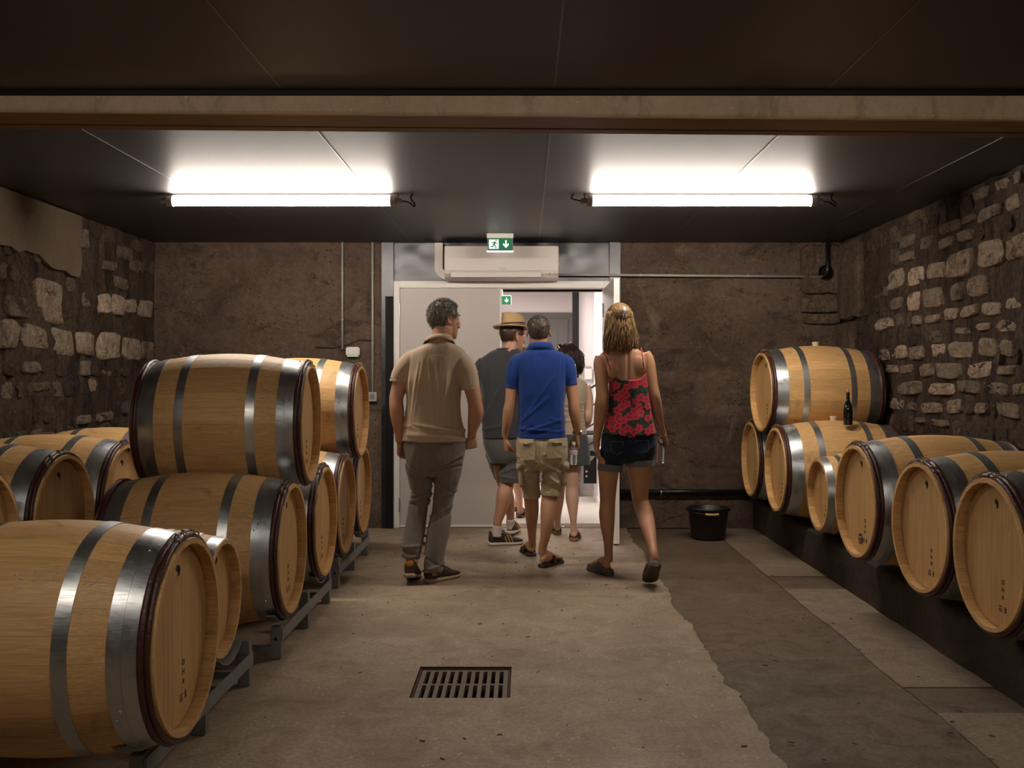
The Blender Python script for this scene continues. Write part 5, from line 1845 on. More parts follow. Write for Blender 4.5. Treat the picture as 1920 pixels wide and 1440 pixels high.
def folder(g, lst, seed, az, amp):
    x0 = lambda px: (px - 985) * g.k - g.off.x
    zz = lambda py: H + (708 - py) * g.k
    def ex(co):
        h = 0
        for (py, slope, px, w_, a, r0, r1) in lst:
            if x0(r0) < co.x < x0(r1): h += ridge(co, zz(py), slope, x0(px), w_, a)
        return h
    return folds(seed, az, amp, extra=ex)

def strap_ring(g, name, c, ax, r, wd, th, m, parent=None, flat=.8):
    """bracelet or watch strap round a wrist"""
    bm = bmesh.new()
    ax = Vector(ax).normalized(); a, b = frame_of(ax)
    rs = []
    n = 20
    for k in range(n):
        t = 2 * PI * k / n
        rad = a * math.cos(t) + b * math.sin(t) * flat
        rs.append([c + rad * r - ax * wd / 2, c + rad * r + ax * wd / 2, c + rad * (r + th) + ax * wd / 2, c + rad * (r + th) - ax * wd / 2])
    vr = [[bm.verts.new(p) for p in q] for q in rs]; vr.append(vr[0])
    for p, q in zip(vr, vr[1:]):
        for i in range(4): bm.faces.new((p[i], p[(i + 1) % 4], q[(i + 1) % 4], q[i]))
    return obj(name, bm, m, parent or g.root, smooth=False)

t = NT('clear_plastic')
t.col((.93, .95, .97)); t.set(rough=.12, trans=.92, ior=1.25, spec=.6)
n_ = t.noise(t.coord((1, 1, 6)), 22, 2); t.bump(n_, .4, .004)
PET = t.m
WATER = NT('water'); WATER.col((.9, .95, 1)); WATER.set(rough=.02, trans=1.0, ior=1.33); WATER = WATER.m
LABELM = simple('bottle_label', (.62, .50, .52), .5, 0, .1, 60)

def water_bottle(loc, tilt, az, label, r=.030, h=.155, lab=True):
    q = empty('water_bottle', loc); tag(q, label, 'bottle')
    q.rotation_euler = (R(tilt), 0, R(az))
    bm = bmesh.new()
    pr = [(.001, 0), (r * .8, 0), (r, .008)]
    for k in range(7):
        z = .02 + k * .014
        pr += [(r, z), (r * .94, z + .007)]
    pr += [(r, h * .76), (r * .9, h * .84), (r * .45, h * .95), (r * .40, h), (r * .40, h + .008)]
    lathe(bm, pr, 'z', 24); obj('bottle_body', bm, PET, q, smooth=True)
    bm = bmesh.new(); lathe(bm, [(r * .46, h + .004), (r * .48, h + .006), (r * .48, h + .020), (r * .40, h + .022)], 'z', 16); obj('cap', bm, WHITEP, q)
    if lab:
        bm = bmesh.new(); lathe(bm, [(r * 1.005, h * .50), (r * 1.02, h * .51), (r * 1.02, h * .74), (r * 1.0, h * .75)], 'z', 24); obj('label', bm, LABELM, q, smooth=True)
    return q

# ---------------------------------------------------------------- 3: man in the blue polo shirt
def build_man_blue():
    g = Fig(6.83, 1011, 'man with a bald spot in a bright blue polo shirt and khaki cargo shorts', SKIN_T)
    B = g.body
    g.head(1009.5, 623, .04, -6, pitch=-6, scale=.98)
    g.neck(1012, 668, .03, 1011, 634, .03, 16, 15)
    g.torso(B, [(664, 985, 1042, .055, .03), (680, 970, 1059, .08, .03), (720, 971, 1058, .10, .03), (780, 973, 1056, .098, .03), (840, 973, 1060, .11, .03), (875, 978, 1055, .11, .03)], scale=.92)
    g.limb(B, [(974, 678, .02, 14), (967, 700, .02, 13), (960, 728, .01, 11.4), (957, 754, .0, 10.4), (954, 770, .0, 10.8), (951, 792, .01, 9.4), (948, 810, .03, 7.2), (948, 822, .04, 6.6)])
    g.limb(B, [(1060, 678, .02, 14), (1066, 700, .02, 13), (1071, 725, .01, 11.4), (1075, 752, .0, 10.4), (1077, 770, .0, 11.0), (1080, 790, .01, 9.2), (1082, 806, .03, 7.2), (1082, 816, .04, 6.6)])
    g.hand(g.p(948, 824, .04), (.10, .10, -1), (.2, -.9, .0), (1, .1, .1), .95, (52, 58, 30), thumb=(.7, .55, .5))
    g.hand(g.p(1081, 817, .04), (.06, .22, -1), (-.3, .9, .0), (-1, .1, 0), .98, (42, 55, 40), thumb=(.75, .40, .45))
    # bare calves and feet
    LL = [(994, 880, .04, 17), (995, 915, .08, 15.5), (996, 935, .12, 14.2), (997, 955, .16, 13.6), (997, 975, .20, 11.6), (997.5, 998, .28, 8.6), (998, 1014, .33, 7.6), (998, 1026, .36, 7.8)]
    RL = [(1035, 880, .02, 17), (1032, 915, .02, 16), (1030, 933, .02, 15), (1028, 955, -.01, 14.8), (1026, 980, -.04, 12.6), (1022, 1008, -.05, 9.2), (1018, 1024, -.05, 8.0), (1017, 1040, -.05, 8.4)]
    g.limb(B, LL, n=18); g.limb(B, RL, n=18)
    hL = g.p(998, 1036, .36); hL.z = .024; hR = g.p(1015, 1052, -.06); hR.z = .024
    hL.y -= .03; hR.y -= .03
    foot(B, hL, (-.22, .98, 0), .245); foot(B, hR, (.52, .86, 0), .255)
    g.finish()
    short_hair(g, HAIR_SALT, .008, 2200, hairline=.065, nape=-.058, thick=.005, bald=(-.022, .0, .118, .036), seed=6)
    bl = NT('blue_pique'); v = bl.coord(); bl.col(bl.mix(bl.noise(v, 5), (.003, .025, .155), (.006, .040, .22))); bl.set(rough=.8, spec=.2, sheen=.25)
    n1 = bl.bump(bl.noise(bl.coord((10, 10, 5)), 1.0, 3, .5, .6), .35, .02); bl.bump(bl.noise(v, 300, 2), .2, .001, n1)
    BL = bl.m
    bm = bmesh.new()
    g.torso(bm, [(650, 996, 1034, .060, .01), (656, 986, 1042, .072, .015), (663, 974, 1057, .090, .02), (674, 966, 1067, .108, .03), (692, 966, 1066, .118, .03), (727, 969, 1062, .122, .03), (752, 971, 1059, .115, .03),
                 (772, 972, 1058.5, .113, .03), (800, 971, 1060, .118, .03), (821, 970.5, 1062.5, .124, .03)], n=40)
    g.limb(bm, [(980, 674, .02, 15), (970, 684, .02, 16.5), (963, 704, .01, 14.5), (959.5, 725, .01, 12.3)], n=22)
    g.limb(bm, [(1052, 674, .02, 15), (1062, 684, .02, 16.5), (1067, 702, .01, 14.5), (1070, 720, .01, 12.3)], n=22)
    sh = fuse('polo_shirt', bm, BL, g.root, .0058, 2, folder(g, [(806, -.06, 1010, .010, .008, 974, 1058), (812, .15, 1000, .009, -.006, 974, 1050), (797, .32, 1020, .010, .006, 990, 1060), (788, -.3, 1045, .010, .005, 1030, 1062),
                                                           (770, .9, 1000, .014, .006, 975, 1030), (745, 1.4, 1010, .016, .004, 985, 1040), (806, .5, 985, .010, -.006, 972, 1000)], 8, 4, .0045))
    collar_band(g, sh, [(659, 984, 1043, .076, .014, -.016), (650, 989, 1038, .070, .014, -.010), (643, 993, 1034, .062, .016, -.006)], BL)
    for pts_ in ([(960, 722, .01, 12.7), (959, 728, .01, 12.6)], [(1069.6, 716, .01, 12.7), (1070.4, 722, .01, 12.6)]):
        bm = bmesh.new(); g.limb(bm, pts_, n=24); obj('cuff', bm, BL, sh, smooth=True)
    bm = bmesh.new()
    c = g.p(1077, 695, .0)
    for k, (dz, dy, r) in enumerate(((.032, .0, .012), (.010, .012, .014), (-.012, .0, .013), (-.030, .01, .010))):
        tube(bm, [c + Vector((.000, dy, dz)), c + Vector((.006, dy, dz - .002))], r, 10)
    o = obj('sleeve_crest', bm, WHITEP, sh); tag(o, 'white crest on the right sleeve')
    KH = cloth('khaki_twill', (0.42, 0.335, 0.215), fold=16, fold_s=.6, sheen=.1, c2=(.30, .23, .14))
    bm = bmesh.new()
    g.torso(bm, [(820, 969, 1063, .112, .03), (835, 968, 1064, .122, .025), (855, 969, 1064, .125, .025), (872, 974, 1060, .115, .03), (882, 984, 1052, .09, .035)], n=40)
    g.limb(bm, [(992, 862, .03, 23), (993, 885, .04, 19.5), (995, 910, .07, 17.5), (997, 930, .10, 16.5)], n=24)
    g.limb(bm, [(1039, 860, .02, 24), (1037, 885, .02, 21.5), (1034, 910, .02, 19.5), (1032, 928, .02, 18.7)], n=24)
    sl = fuse('cargo_shorts', bm, KH, g.root, .0055, 2, folder(g, [(874, -.55, 1030, .010, .010, 1013, 1062), (884, .25, 1032, .009, -.009, 1013, 1060), (893, -.8, 1030, .010, .009, 1013, 1058), (905, .2, 1032, .009, .006, 1013, 1058), (915, -.6, 1040, .010, -.007, 1013, 1058),
                                                             (880, .5, 990, .010, .007, 970, 1012), (900, -.4, 994, .009, -.007, 970, 1012), (843, .4, 1040, .009, .006, 1018, 1062), (860, -.3, 990, .010, .005, 968, 1010)], 12, 6, .006))
    def patch(pts, dd0, th, name, m=KH):
        """cloth patch over a curved surface: 2D outline in px, mapped on the back or side"""
        bm = bmesh.new()
        f = [bm.verts.new(g.p(px, py, dd)) for px, py, dd in pts]
        b = [bm.verts.new(v.co + Vector((0, th, 0))) for v in f]
        n = len(pts); bm.faces.new(f); bm.faces.new(b[::-1])
        for i in range(n): bm.faces.new((f[i], f[(i + 1) % n], b[(i + 1) % n], b[i]))
        bmesh.ops.subdivide_edges(bm, edges=bm.edges[:], cuts=3, use_grid_fill=True)
        rnd = random.Random(len(name) + int(pts[0][0]))
        for v in bm.verts: v.co += Vector((0, -.003 * noise.noise(v.co * 40), .002 * noise.noise(v.co * 30)))
        return obj(name, bm, m, sl, smooth=False)
    patch([(974, 838, -.098), (1004, 838, -.112), (1003, 862, -.112), (976, 864, -.098)], 0, .02, 'back_pocket')
    patch([(1027, 836, -.112), (1059, 836, -.092), (1057, 858, -.092), (1025, 860, -.112)], 0, .02, 'back_pocket')
    patch([(972, 823, -.094), (1001, 824, -.112), (1000, 829, -.118), (986, 833, -.116), (973, 829, -.100)], 0, .02, 'pocket_flap')
    patch([(1029, 824, -.114), (1060, 821, -.090), (1061, 828, -.094), (1044, 831, -.112), (1030, 829, -.118)], 0, .02, 'pocket_flap')
    def side_pocket(px, py0, py1, dd, w_, name):
        bm = bmesh.new()
        a = g.p(px, py0, dd); b = g.p(px + (4 if px < 1000 else -4), py1, dd + .02)
        rs = []
        for k in range(7):
            c = a + (b - a) * k / 6
            ww = w_ * (1.0 if k else .8)
            rs.append([c + Vector((.020 * math.copysign(abs(math.cos(q)) ** .6, math.cos(q)), ww * math.copysign(abs(math.sin(q)) ** .6, math.sin(q)), 0)) * (1 + .08 * noise.noise(Vector((q, k, px)))) - Vector((0, 0, 0)) for q in [2 * PI * j / 14 for j in range(14)]])
        rings(bm, rs)
        obj(name, bm, KH, sl, smooth=True)
        bm = bmesh.new()
        c = a
        box(bm, c.x - .024, c.x + .024, c.y - w_ * 1.05, c.y + w_ * 1.05, c.z - .045, c.z + .012)
        bmesh.ops.bevel(bm, geom=bm.edges[:], offset=.008, segments=2, affect='EDGES')
        obj('pocket_flap', bm, KH, sl, smooth=True)
    side_pocket(975, 868, 912, .03, .070, 'cargo_pocket'); side_pocket(1060, 868, 908, .01, .070, 'cargo_pocket')
    for pts_ in ([(996.8, 922, .09, 16.9), (997, 931, .10, 16.8)], [(1032.5, 920, .02, 19.2), (1032, 929, .02, 19.1)]):
        bm = bmesh.new(); g.limb(bm, pts_, n=24); obj('hem', bm, KH, sl, smooth=True)
    bm = bmesh.new(); tube(bm, smooth_path([tuple(g.p(1015, 832, -.113)), tuple(g.p(1014.5, 850, -.116)), tuple(g.p(1014, 868, -.110))], 3), .002, 5); obj('seat_seam', bm, KH, sl)
    strap_ring(g, 'wristband', g.p(948, 820, .04), (.02, .1, -1), .0255, .014, .003, BLACKP)
    wt = strap_ring(g, 'watch', g.p(1082, 811, .035), (.02, .2, -1), .0262, .018, .004, simple('watch_steel', (.35, .28, .20), .3, .9), g.root)
    bm = bmesh.new(); c = g.p(1088.5, 810, .03); tube(bm, [c, c + Vector((.008, 0, 0))], .016, 16); obj('watch_case', bm, CHROME, wt)
    DS = simple('dark_leather', (.030, .018, .013), .6, 0, .3, 20, .2)
    hL2 = hL.copy(); hL2.z = 0; hR2 = hR.copy(); hR2.z = 0
    sandal(g.root, hL2, (-.22, .98, 0), .265, DS, DS, straps=((.42, .072), (.68, .045)))
    sandal(g.root, hR2, (.52, .86, 0), .275, DS, DS, straps=((.42, .074), (.70, .046)))
    return g
G3 = build_man_blue()
b3 = PX(1075.5, 871, 6.86)
water_bottle(b3, 0, 20, 'small clear water bottle held by the man in the blue polo', .0275, .135)

# ---------------------------------------------------------------- 2: man with straw hat
def build_man_hat():
    g = Fig(7.66, 947, 'man in a straw hat, charcoal t-shirt, grey shorts and striped trainers', SKIN_M)
    B = g.body
    g.head(962.5, 632, .05, 55, pitch=-6, scale=1.02)
    g.neck(955, 668, .02, 960, 638, .04, 17, 15)
    g.torso(B, [(662, 930, 975, .055, .02), (682, 905, 990, .085, .03), (730, 908, 990, .10, .03), (800, 908, 988, .10, .03), (840, 914, 980, .095, .03), (856, 922, 974, .08, .03)], scale=.92)
    g.limb(B, [(902, 692, .03, 14), (899, 715, .06, 12.5), (901, 742, .10, 10), (906, 760, .14, 9.5), (914, 775, .22, 9), (926, 785, .30, 6.5)])
    g.limb(B, [(990, 690, .03, 14), (995, 715, .06, 12.5), (995, 742, .10, 10), (990, 760, .14, 9.5), (982, 775, .22, 9), (972, 785, .30, 6.5)])
    g.hand(g.p(928, 786, .31), (.8, .5, -.2), (0, .2, 1), (0, -1, 0), .95, (45, 55, 30))
    g.hand(g.p(970, 786, .31), (-.8, .5, -.2), (0, .2, 1), (0, -1, 0), .95, (45, 55, 30))
    # near (right) leg back, far leg ahead
    g.limb(B, [(956, 862, .02, 17), (953, 890, .03, 15), (950, 908, .04, 13.5), (945, 930, .0, 14.5), (940, 955, -.02, 11.5), (934, 975, -.03, 8.6), (932, 990, -.03, 7.6), (931, 1005, -.03, 7.6)], n=18)
    g.limb(B, [(936, 862, .06, 16), (942, 895, .18, 14), (948, 915, .28, 12), (953, 935, .33, 12), (956, 955, .38, 9.5), (957, 972, .42, 7.5), (957, 988, .45, 7.2)], n=18)
    g.finish()
    short_hair(g, HAIR_BROWN, .012, 1400, hairline=.05, nape=-.060, thick=.006, seed=9)
    CH = cloth('charcoal_jersey', (0.036, 0.037, 0.040), fold=7, fold_s=.3)
    bm = bmesh.new()
    g.torso(bm, [(655, 930, 974, .055, .02), (660, 920, 982, .075, .025), (668, 906, 992, .095, .03), (682, 896, 1000, .112, .03), (700, 896, 998, .125, .03), (735, 903, 992, .130, .03), (780, 904, 991, .128, .03), (805, 904.5, 991, .130, .03), (821, 905, 991, .130, .03)], n=40)
    g.limb(bm, [(910, 680, .03, 15), (901, 692, .04, 15), (898, 712, .06, 13.8), (899, 734, .09, 12.2)], n=20)
    g.limb(bm, [(984, 680, .03, 15), (994, 692, .04, 15), (997, 712, .06, 13.8), (996, 734, .09, 12.2)], n=20)
    sh = fuse('tshirt', bm, CH, g.root, .0065, 2, folder(g, [(800, .2, 930, .012, .006, 905, 960), (770, 1.8, 915, .02, .006, 904, 940)], 15, 2.2, .007))
    collar_band(g, sh, [(658, 928, 975, .062, .02, -.010), (654, 930, 974, .058, .02, -.006)], CH, .004)
    GS = cloth('grey_shorts', (0.085, 0.083, 0.083), fold=8, fold_s=.4)
    bm = bmesh.new()
    g.torso(bm, [(816, 906, 990, .115, .03), (835, 907, 990, .125, .03), (855, 914, 985, .12, .035), (868, 920, 975, .10, .04)], n=36)
    g.limb(bm, [(957, 852, .02, 21), (957, 875, .03, 20), (956, 892, .03, 19), (956, 905, .03, 18.2)], n=22)
    g.limb(bm, [(927, 850, .06, 18), (932, 870, .12, 15.5), (936, 882, .17, 14), (938, 894, .20, 13)], n=22)
    fuse('shorts', bm, GS, g.root, .006, 2, folder(g, [(880, .4, 955, .012, .006, 935, 978), (895, -.2, 955, .012, .005, 935, 978)], 18, 3, .005))
    WS = simple('white_sock', (.55, .50, .46), .9, 0, .05)
    DB = simple('dark_brown_nubuck', (.030, .022, .016), .7, 0, .2)
    GT = simple('ochre_stripe', (.40, .20, .05), .6)
    WSO = simple('off_white_sole', (.52, .46, .38), .6)
    for pts in ([(933, 986, -.03, 9), (931.5, 996, -.03, 8.8), (931, 1006, -.03, 9)], [(957, 972, .42, 8.6), (957, 982, .44, 8.4), (957, 990, .45, 8.6)]):
        bm = bmesh.new(); g.limb(bm, pts, n=18); obj('sock', bm, WS, g.root, smooth=True)
    h = g.p(918, 1022, -.03); h.z = 0.0
    sneaker(g.root, h, (.93, .36, 0), .272, DB, WSO, DB, DB, stripes=GT)
    h = g.p(956.5, 998, .42); h.z = .018
    s2_ = sneaker(g.root, h, (.16, .98, -.05), .272, DB, WSO, DB, WSO, stripes=GT)
    # trefoil mark on the heel
    for hh, fw in ((g.p(918, 1022, -.03), Vector((.93, .36, 0)).normalized()), (g.p(956.5, 998, .42), Vector((.16, .98, 0)).normalized())):
        hh.z = .0 if hh.x < g.p(940, 900).x else .018
        bm = bmesh.new()
        c = hh - fw * .010 + Vector((0, 0, .082)); sd = fw.cross(Vector((0, 0, 1)))
        for an in (-.75, 0, .75):
            d = sd * math.sin(an) + Vector((0, 0, math.cos(an)))
            tube(bm, [c, c + d * .008, c + d * .018], [.002, .005, .002], 6)
        tube(bm, [c - sd * .014 - Vector((0, 0, .002)), c + sd * .014 - Vector((0, 0, .002))], .0014, 5)
        tube(bm, [c - sd * .012 - Vector((0, 0, .007)), c + sd * .012 - Vector((0, 0, .007))], .0014, 5)
        obj('heel_mark', bm, simple('gold_mark', (.50, .36, .12), .5), g.root)
    # straw hat
    M = g.M @ Matrix.Translation((0, -.008, .070)) @ Matrix.Rotation(R(7), 4, 'X') @ Matrix.Rotation(R(-5), 4, 'Y')
    ST = NT('straw'); v = ST.coord((1, 1, 1))
    wv = ST.n('ShaderNodeTexWave'); wv.inputs['Scale'].default_value = 55; wv.inputs['Distortion'].default_value = 3; wv.inputs['Detail'].default_value = 3
    mp = ST.n('ShaderNodeMapping'); mp.inputs['Rotation'].default_value = (0, R(90), 0); ST.l(v, mp.inputs[0]); ST.l(mp.outputs[0], wv.inputs['Vector'])
    ST.col(ST.mix(wv.outputs['Fac'], (.34, .22, .09), (.55, .39, .19))); ST.set(rough=.7); ST.bump(wv.outputs['Fac'], .5, .003)
    bm = bmesh.new()
    n = 48
    prof = [(.150, .004), (.152, .000), (.146, -.006), (.125, -.004), (.104, .006), (.094, .012), (.090, .030), (.086, .060), (.080, .088), (.074, .100), (.060, .103), (.035, .096), (.004, .092)]
    rs = []
    for r, z in prof:
        ring = []
        for k in range(n):
            t_ = 2 * PI * k / n
            c_, s_ = math.cos(t_), math.sin(t_)
            zz_ = z
            if r > .1: zz_ += (.016 * (r - .1) / .05) * (1 if s_ < 0 else -.6) * abs(s_)
            if z > .07: zz_ += .012 * (-s_) + .004
            ring.append(M @ Vector((r * .92 * c_, r * 1.08 * s_, zz_)))
        rs.append(ring)
    rings(bm, rs)
    hat = obj('straw_hat', bm, ST.m, g.root, smooth=True)
    bm = bmesh.new()
    for (z0, z1, r0, r1, nm, mm) in ((.013, .034, .0960, .0925, 'hat_band', simple('navy_ribbon', (.010, .014, .045), .6)), (.034, .038, .0930, .0925, 'band_edging', simple('orange_edging', (.55, .20, .04), .6)), (.019, .0225, .0972, .0965, 'band_edging', simple('orange_stripe', (.55, .22, .05), .6))):
        bm = bmesh.new(); lathe(bm, [(r0, z0), (r1, z1), (r1 - .004, z1), (r0 - .004, z0)], 'z', 40, closed=True)
        for v_ in bm.verts: v_.co = M @ Vector((v_.co.x * .92, v_.co.y * 1.08, v_.co.z))
        obj(nm, bm, mm, hat, smooth=True)
    return g
G2 = build_man_hat()

# ---------------------------------------------------------------- 4: dark-haired woman
def lock(rnd, a, b, sag, wv, n=9, ph=0):
    """hair lock from a to b"""
    out = []
    for k in range(n):
        t_ = k / (n - 1)
        p = Vector(a).lerp(Vector(b), t_)
        p = p + Vector(sag) * math.sin(PI * t_)
        p += Vector((math.sin(t_ * 9 + ph), math.cos(t_ * 8 + ph), 0)) * wv * t_
        out.append(p)
    return out
def build_woman_dark():
    g = Fig(7.90, 1072, 'woman with wavy dark hair, beige sleeveless top and dark grey shorts', SKIN_P)
    B = g.body
    g.head(1064, 672, .05, -38, pitch=-4, scale=.94)
    g.neck(1069, 706, .02, 1066, 680, .04, 12, 11)
    g.torso(B, [(708, 1052, 1088, .05, .02), (720, 1042, 1099, .08, .03), (750, 1044, 1096, .09, .03), (790, 1046, 1096, .09, .03), (830, 1040, 1100, .11, .03), (868, 1042, 1100, .11, .03)], scale=.93)
    g.limb(B, [(1098, 724, .03, 9.5), (1103, 745, .03, 9), (1104, 765, .02, 8.6), (1103, 783, .01, 7.8), (1100, 794, .06, 7), (1095, 802, .16, 6), (1089, 805, .22, 5)])
    g.limb(B, [(1043, 724, .03, 9.5), (1038, 745, .03, 9), (1037, 765, .02, 8), (1038, 783, .01, 7.8), (1041, 794, .06, 7), (1046, 802, .16, 6), (1052, 805, .22, 5)])
    g.hand(g.p(1088, 806, .24), (-.7, .7, -.1), (0, .1, 1), (0, -1, 0), .82, (40, 50, 30))
    g.hand(g.p(1053, 806, .24), (.7, .7, -.1), (0, .1, 1), (0, -1, 0), .82, (40, 50, 30))
    g.limb(B, [(1075, 860, .03, 17), (1074, 880, .02, 15.5), (1073, 900, .02, 13.5), (1072.5, 914, .02, 12.4), (1073, 934, .0, 12.6), (1074, 955, -.02, 9.5), (1075, 975, -.03, 6.4), (1075.5, 988, -.03, 5.8), (1075.5, 1002, -.03, 6.4)], n=18)
    g.limb(B, [(1056, 860, .05, 16), (1051, 880, .08, 14), (1048, 912, .14, 12), (1047, 935, .20, 11), (1046, 958, .24, 8.0), (1045.5, 975, .27, 6), (1045.5, 990, .29, 6)], n=18)
    h1 = g.p(1075.5, 1010, -.06); h1.z = .022; h2 = g.p(1045.5, 998, .26); h2.z = .022
    foot(B, h1, (.15, .98, 0), .225, w_=.040); foot(B, h2, (-.1, .98, 0), .225, w_=.040)
    g.finish()
    BT = cloth('beige_top', (0.34, 0.275, 0.20), fold=9, fold_s=.4)
    bm = bmesh.new()
    g.torso(bm, [(708, 1056, 1082, .05, .02), (713, 1048, 1094, .065, .025), (720, 1041, 1101, .085, .03), (735, 1041, 1101, .10, .03), (755, 1045, 1096, .105, .03), (770, 1047, 1094, .10, .03), (795, 1044, 1097, .105, .03), (815, 1041, 1100, .115, .03)], n=36)
    fuse('sleeveless_top', bm, BT, g.root, .006, 2, folder(g, [(758, .1, 1070, .008, .005, 1040, 1100), (768, -.1, 1070, .008, .006, 1040, 1100), (777, .08, 1070, .008, .005, 1040, 1100), (788, -.05, 1070, .008, .005, 1040, 1100)], 22, 4, .004))
    SK = cloth('slate_cotton', (0.045, 0.055, 0.058), fold=5, fold_s=.3)
    bm = bmesh.new()
    g.torso(bm, [(812, 1041, 1100, .11, .03), (830, 1038, 1104, .12, .03), (850, 1037, 1106, .125, .03), (871, 1037, 1107, .13, .03)], n=36)
    fuse('skirt', bm, SK, g.root, .006, 2, folds(25, 2, .004))
    DS = simple('brown_sandal', (.05, .028, .018), .6)
    SF = simple('cork_sole', (.20, .11, .05), .8)
    for h_, fw in ((h1, (.15, .98, 0)), (h2, (-.1, .98, 0))):
        h_ = h_.copy(); h_.z = 0; h_ = h_ - Vector(fw).normalized() * .015
        sandal(g.root, h_, fw, .245, SF, DS, straps=((.36, .070), (.62, .046)), w_=.9)
        bm = bmesh.new(); c = h_ + Vector((.045, .09, .05)); tube(bm, [c, c + Vector((.004, 0, 0))], .010, 8)
        obj('buckle', bm, CHROME, g.root)
    # bob of wavy hair
    rnd = random.Random(31)
    bm = bmesh.new(); M = g.M
    c0 = Vector((0, -.012, .028))
    ellipsoid(bm, M @ Vector((0, -.020, .034)), (.088 * .94, .100 * .94, .094 * .94), rot=Matrix.Rotation(R(38), 4, 'Z'), seg=28, rg=18)
    ellipsoid(bm, M @ Vector((.02, -.050, -.050)), (.080, .055, .082), rot=Matrix.Rotation(R(38), 4, 'Z'), seg=24, rg=16)
    me = bpy.data.meshes.new('x'); 
    cut = [v for v in bm.verts if (M.inverted() @ v.co).y > .052 and (M.inverted() @ v.co).z < .075]
    bmesh.ops.delete(bm, geom=cut, context='VERTS')
    for v in bm.verts: v.co += (v.co - M @ c0).normalized() * .006 * noise.noise(v.co * 30)
    for k in range(720):
        th = rnd.uniform(-2.4, 2.4) 
        # root over the crown, ending at the neck all round the back
        ph = rnd.uniform(.1, 1.25)
        rt = Vector((math.sin(th) * math.sin(ph) * .084, -.018 - math.cos(th) * math.sin(ph) * .100, .034 + math.cos(ph) * .094))
        rad = rnd.uniform(.9, 1.28)
        lowz = rnd.uniform(-.155, -.070)
        e = Vector((math.sin(th) * .082 * rad, -.030 - math.cos(th) * .075 * rad, lowz))
        if e.y > .045: e.y = .045
        pts = lock(rnd, rt, e, (math.sin(th) * .035, -math.cos(th) * .035, .01), rnd.uniform(.004, .016), 8, rnd.uniform(0, 6))
        tube(bm, [M @ p for p in pts], [.0032, .0036, .0036, .0034, .003, .0026, .0018, .0006], 4)
    obj('hair', bm, HAIR_BLACK, g.root, smooth=True)
    bm = bmesh.new()
    for sx in (-1, 1):
        tube(bm, [M @ Vector((sx * .030, .060, .108)), M @ Vector((sx * .030, .064, .110))], .020, 14)
        tube(bm, [M @ Vector((sx * .050, .052, .112)), M @ Vector((sx * .082, .0, .085)), M @ Vector((sx * .088, -.04, .060))], .002, 5)
    obj('sunglasses', bm, simple('sunglass_black', (.015, .012, .012), .1), g.root)
    return g
G4 = build_woman_dark()

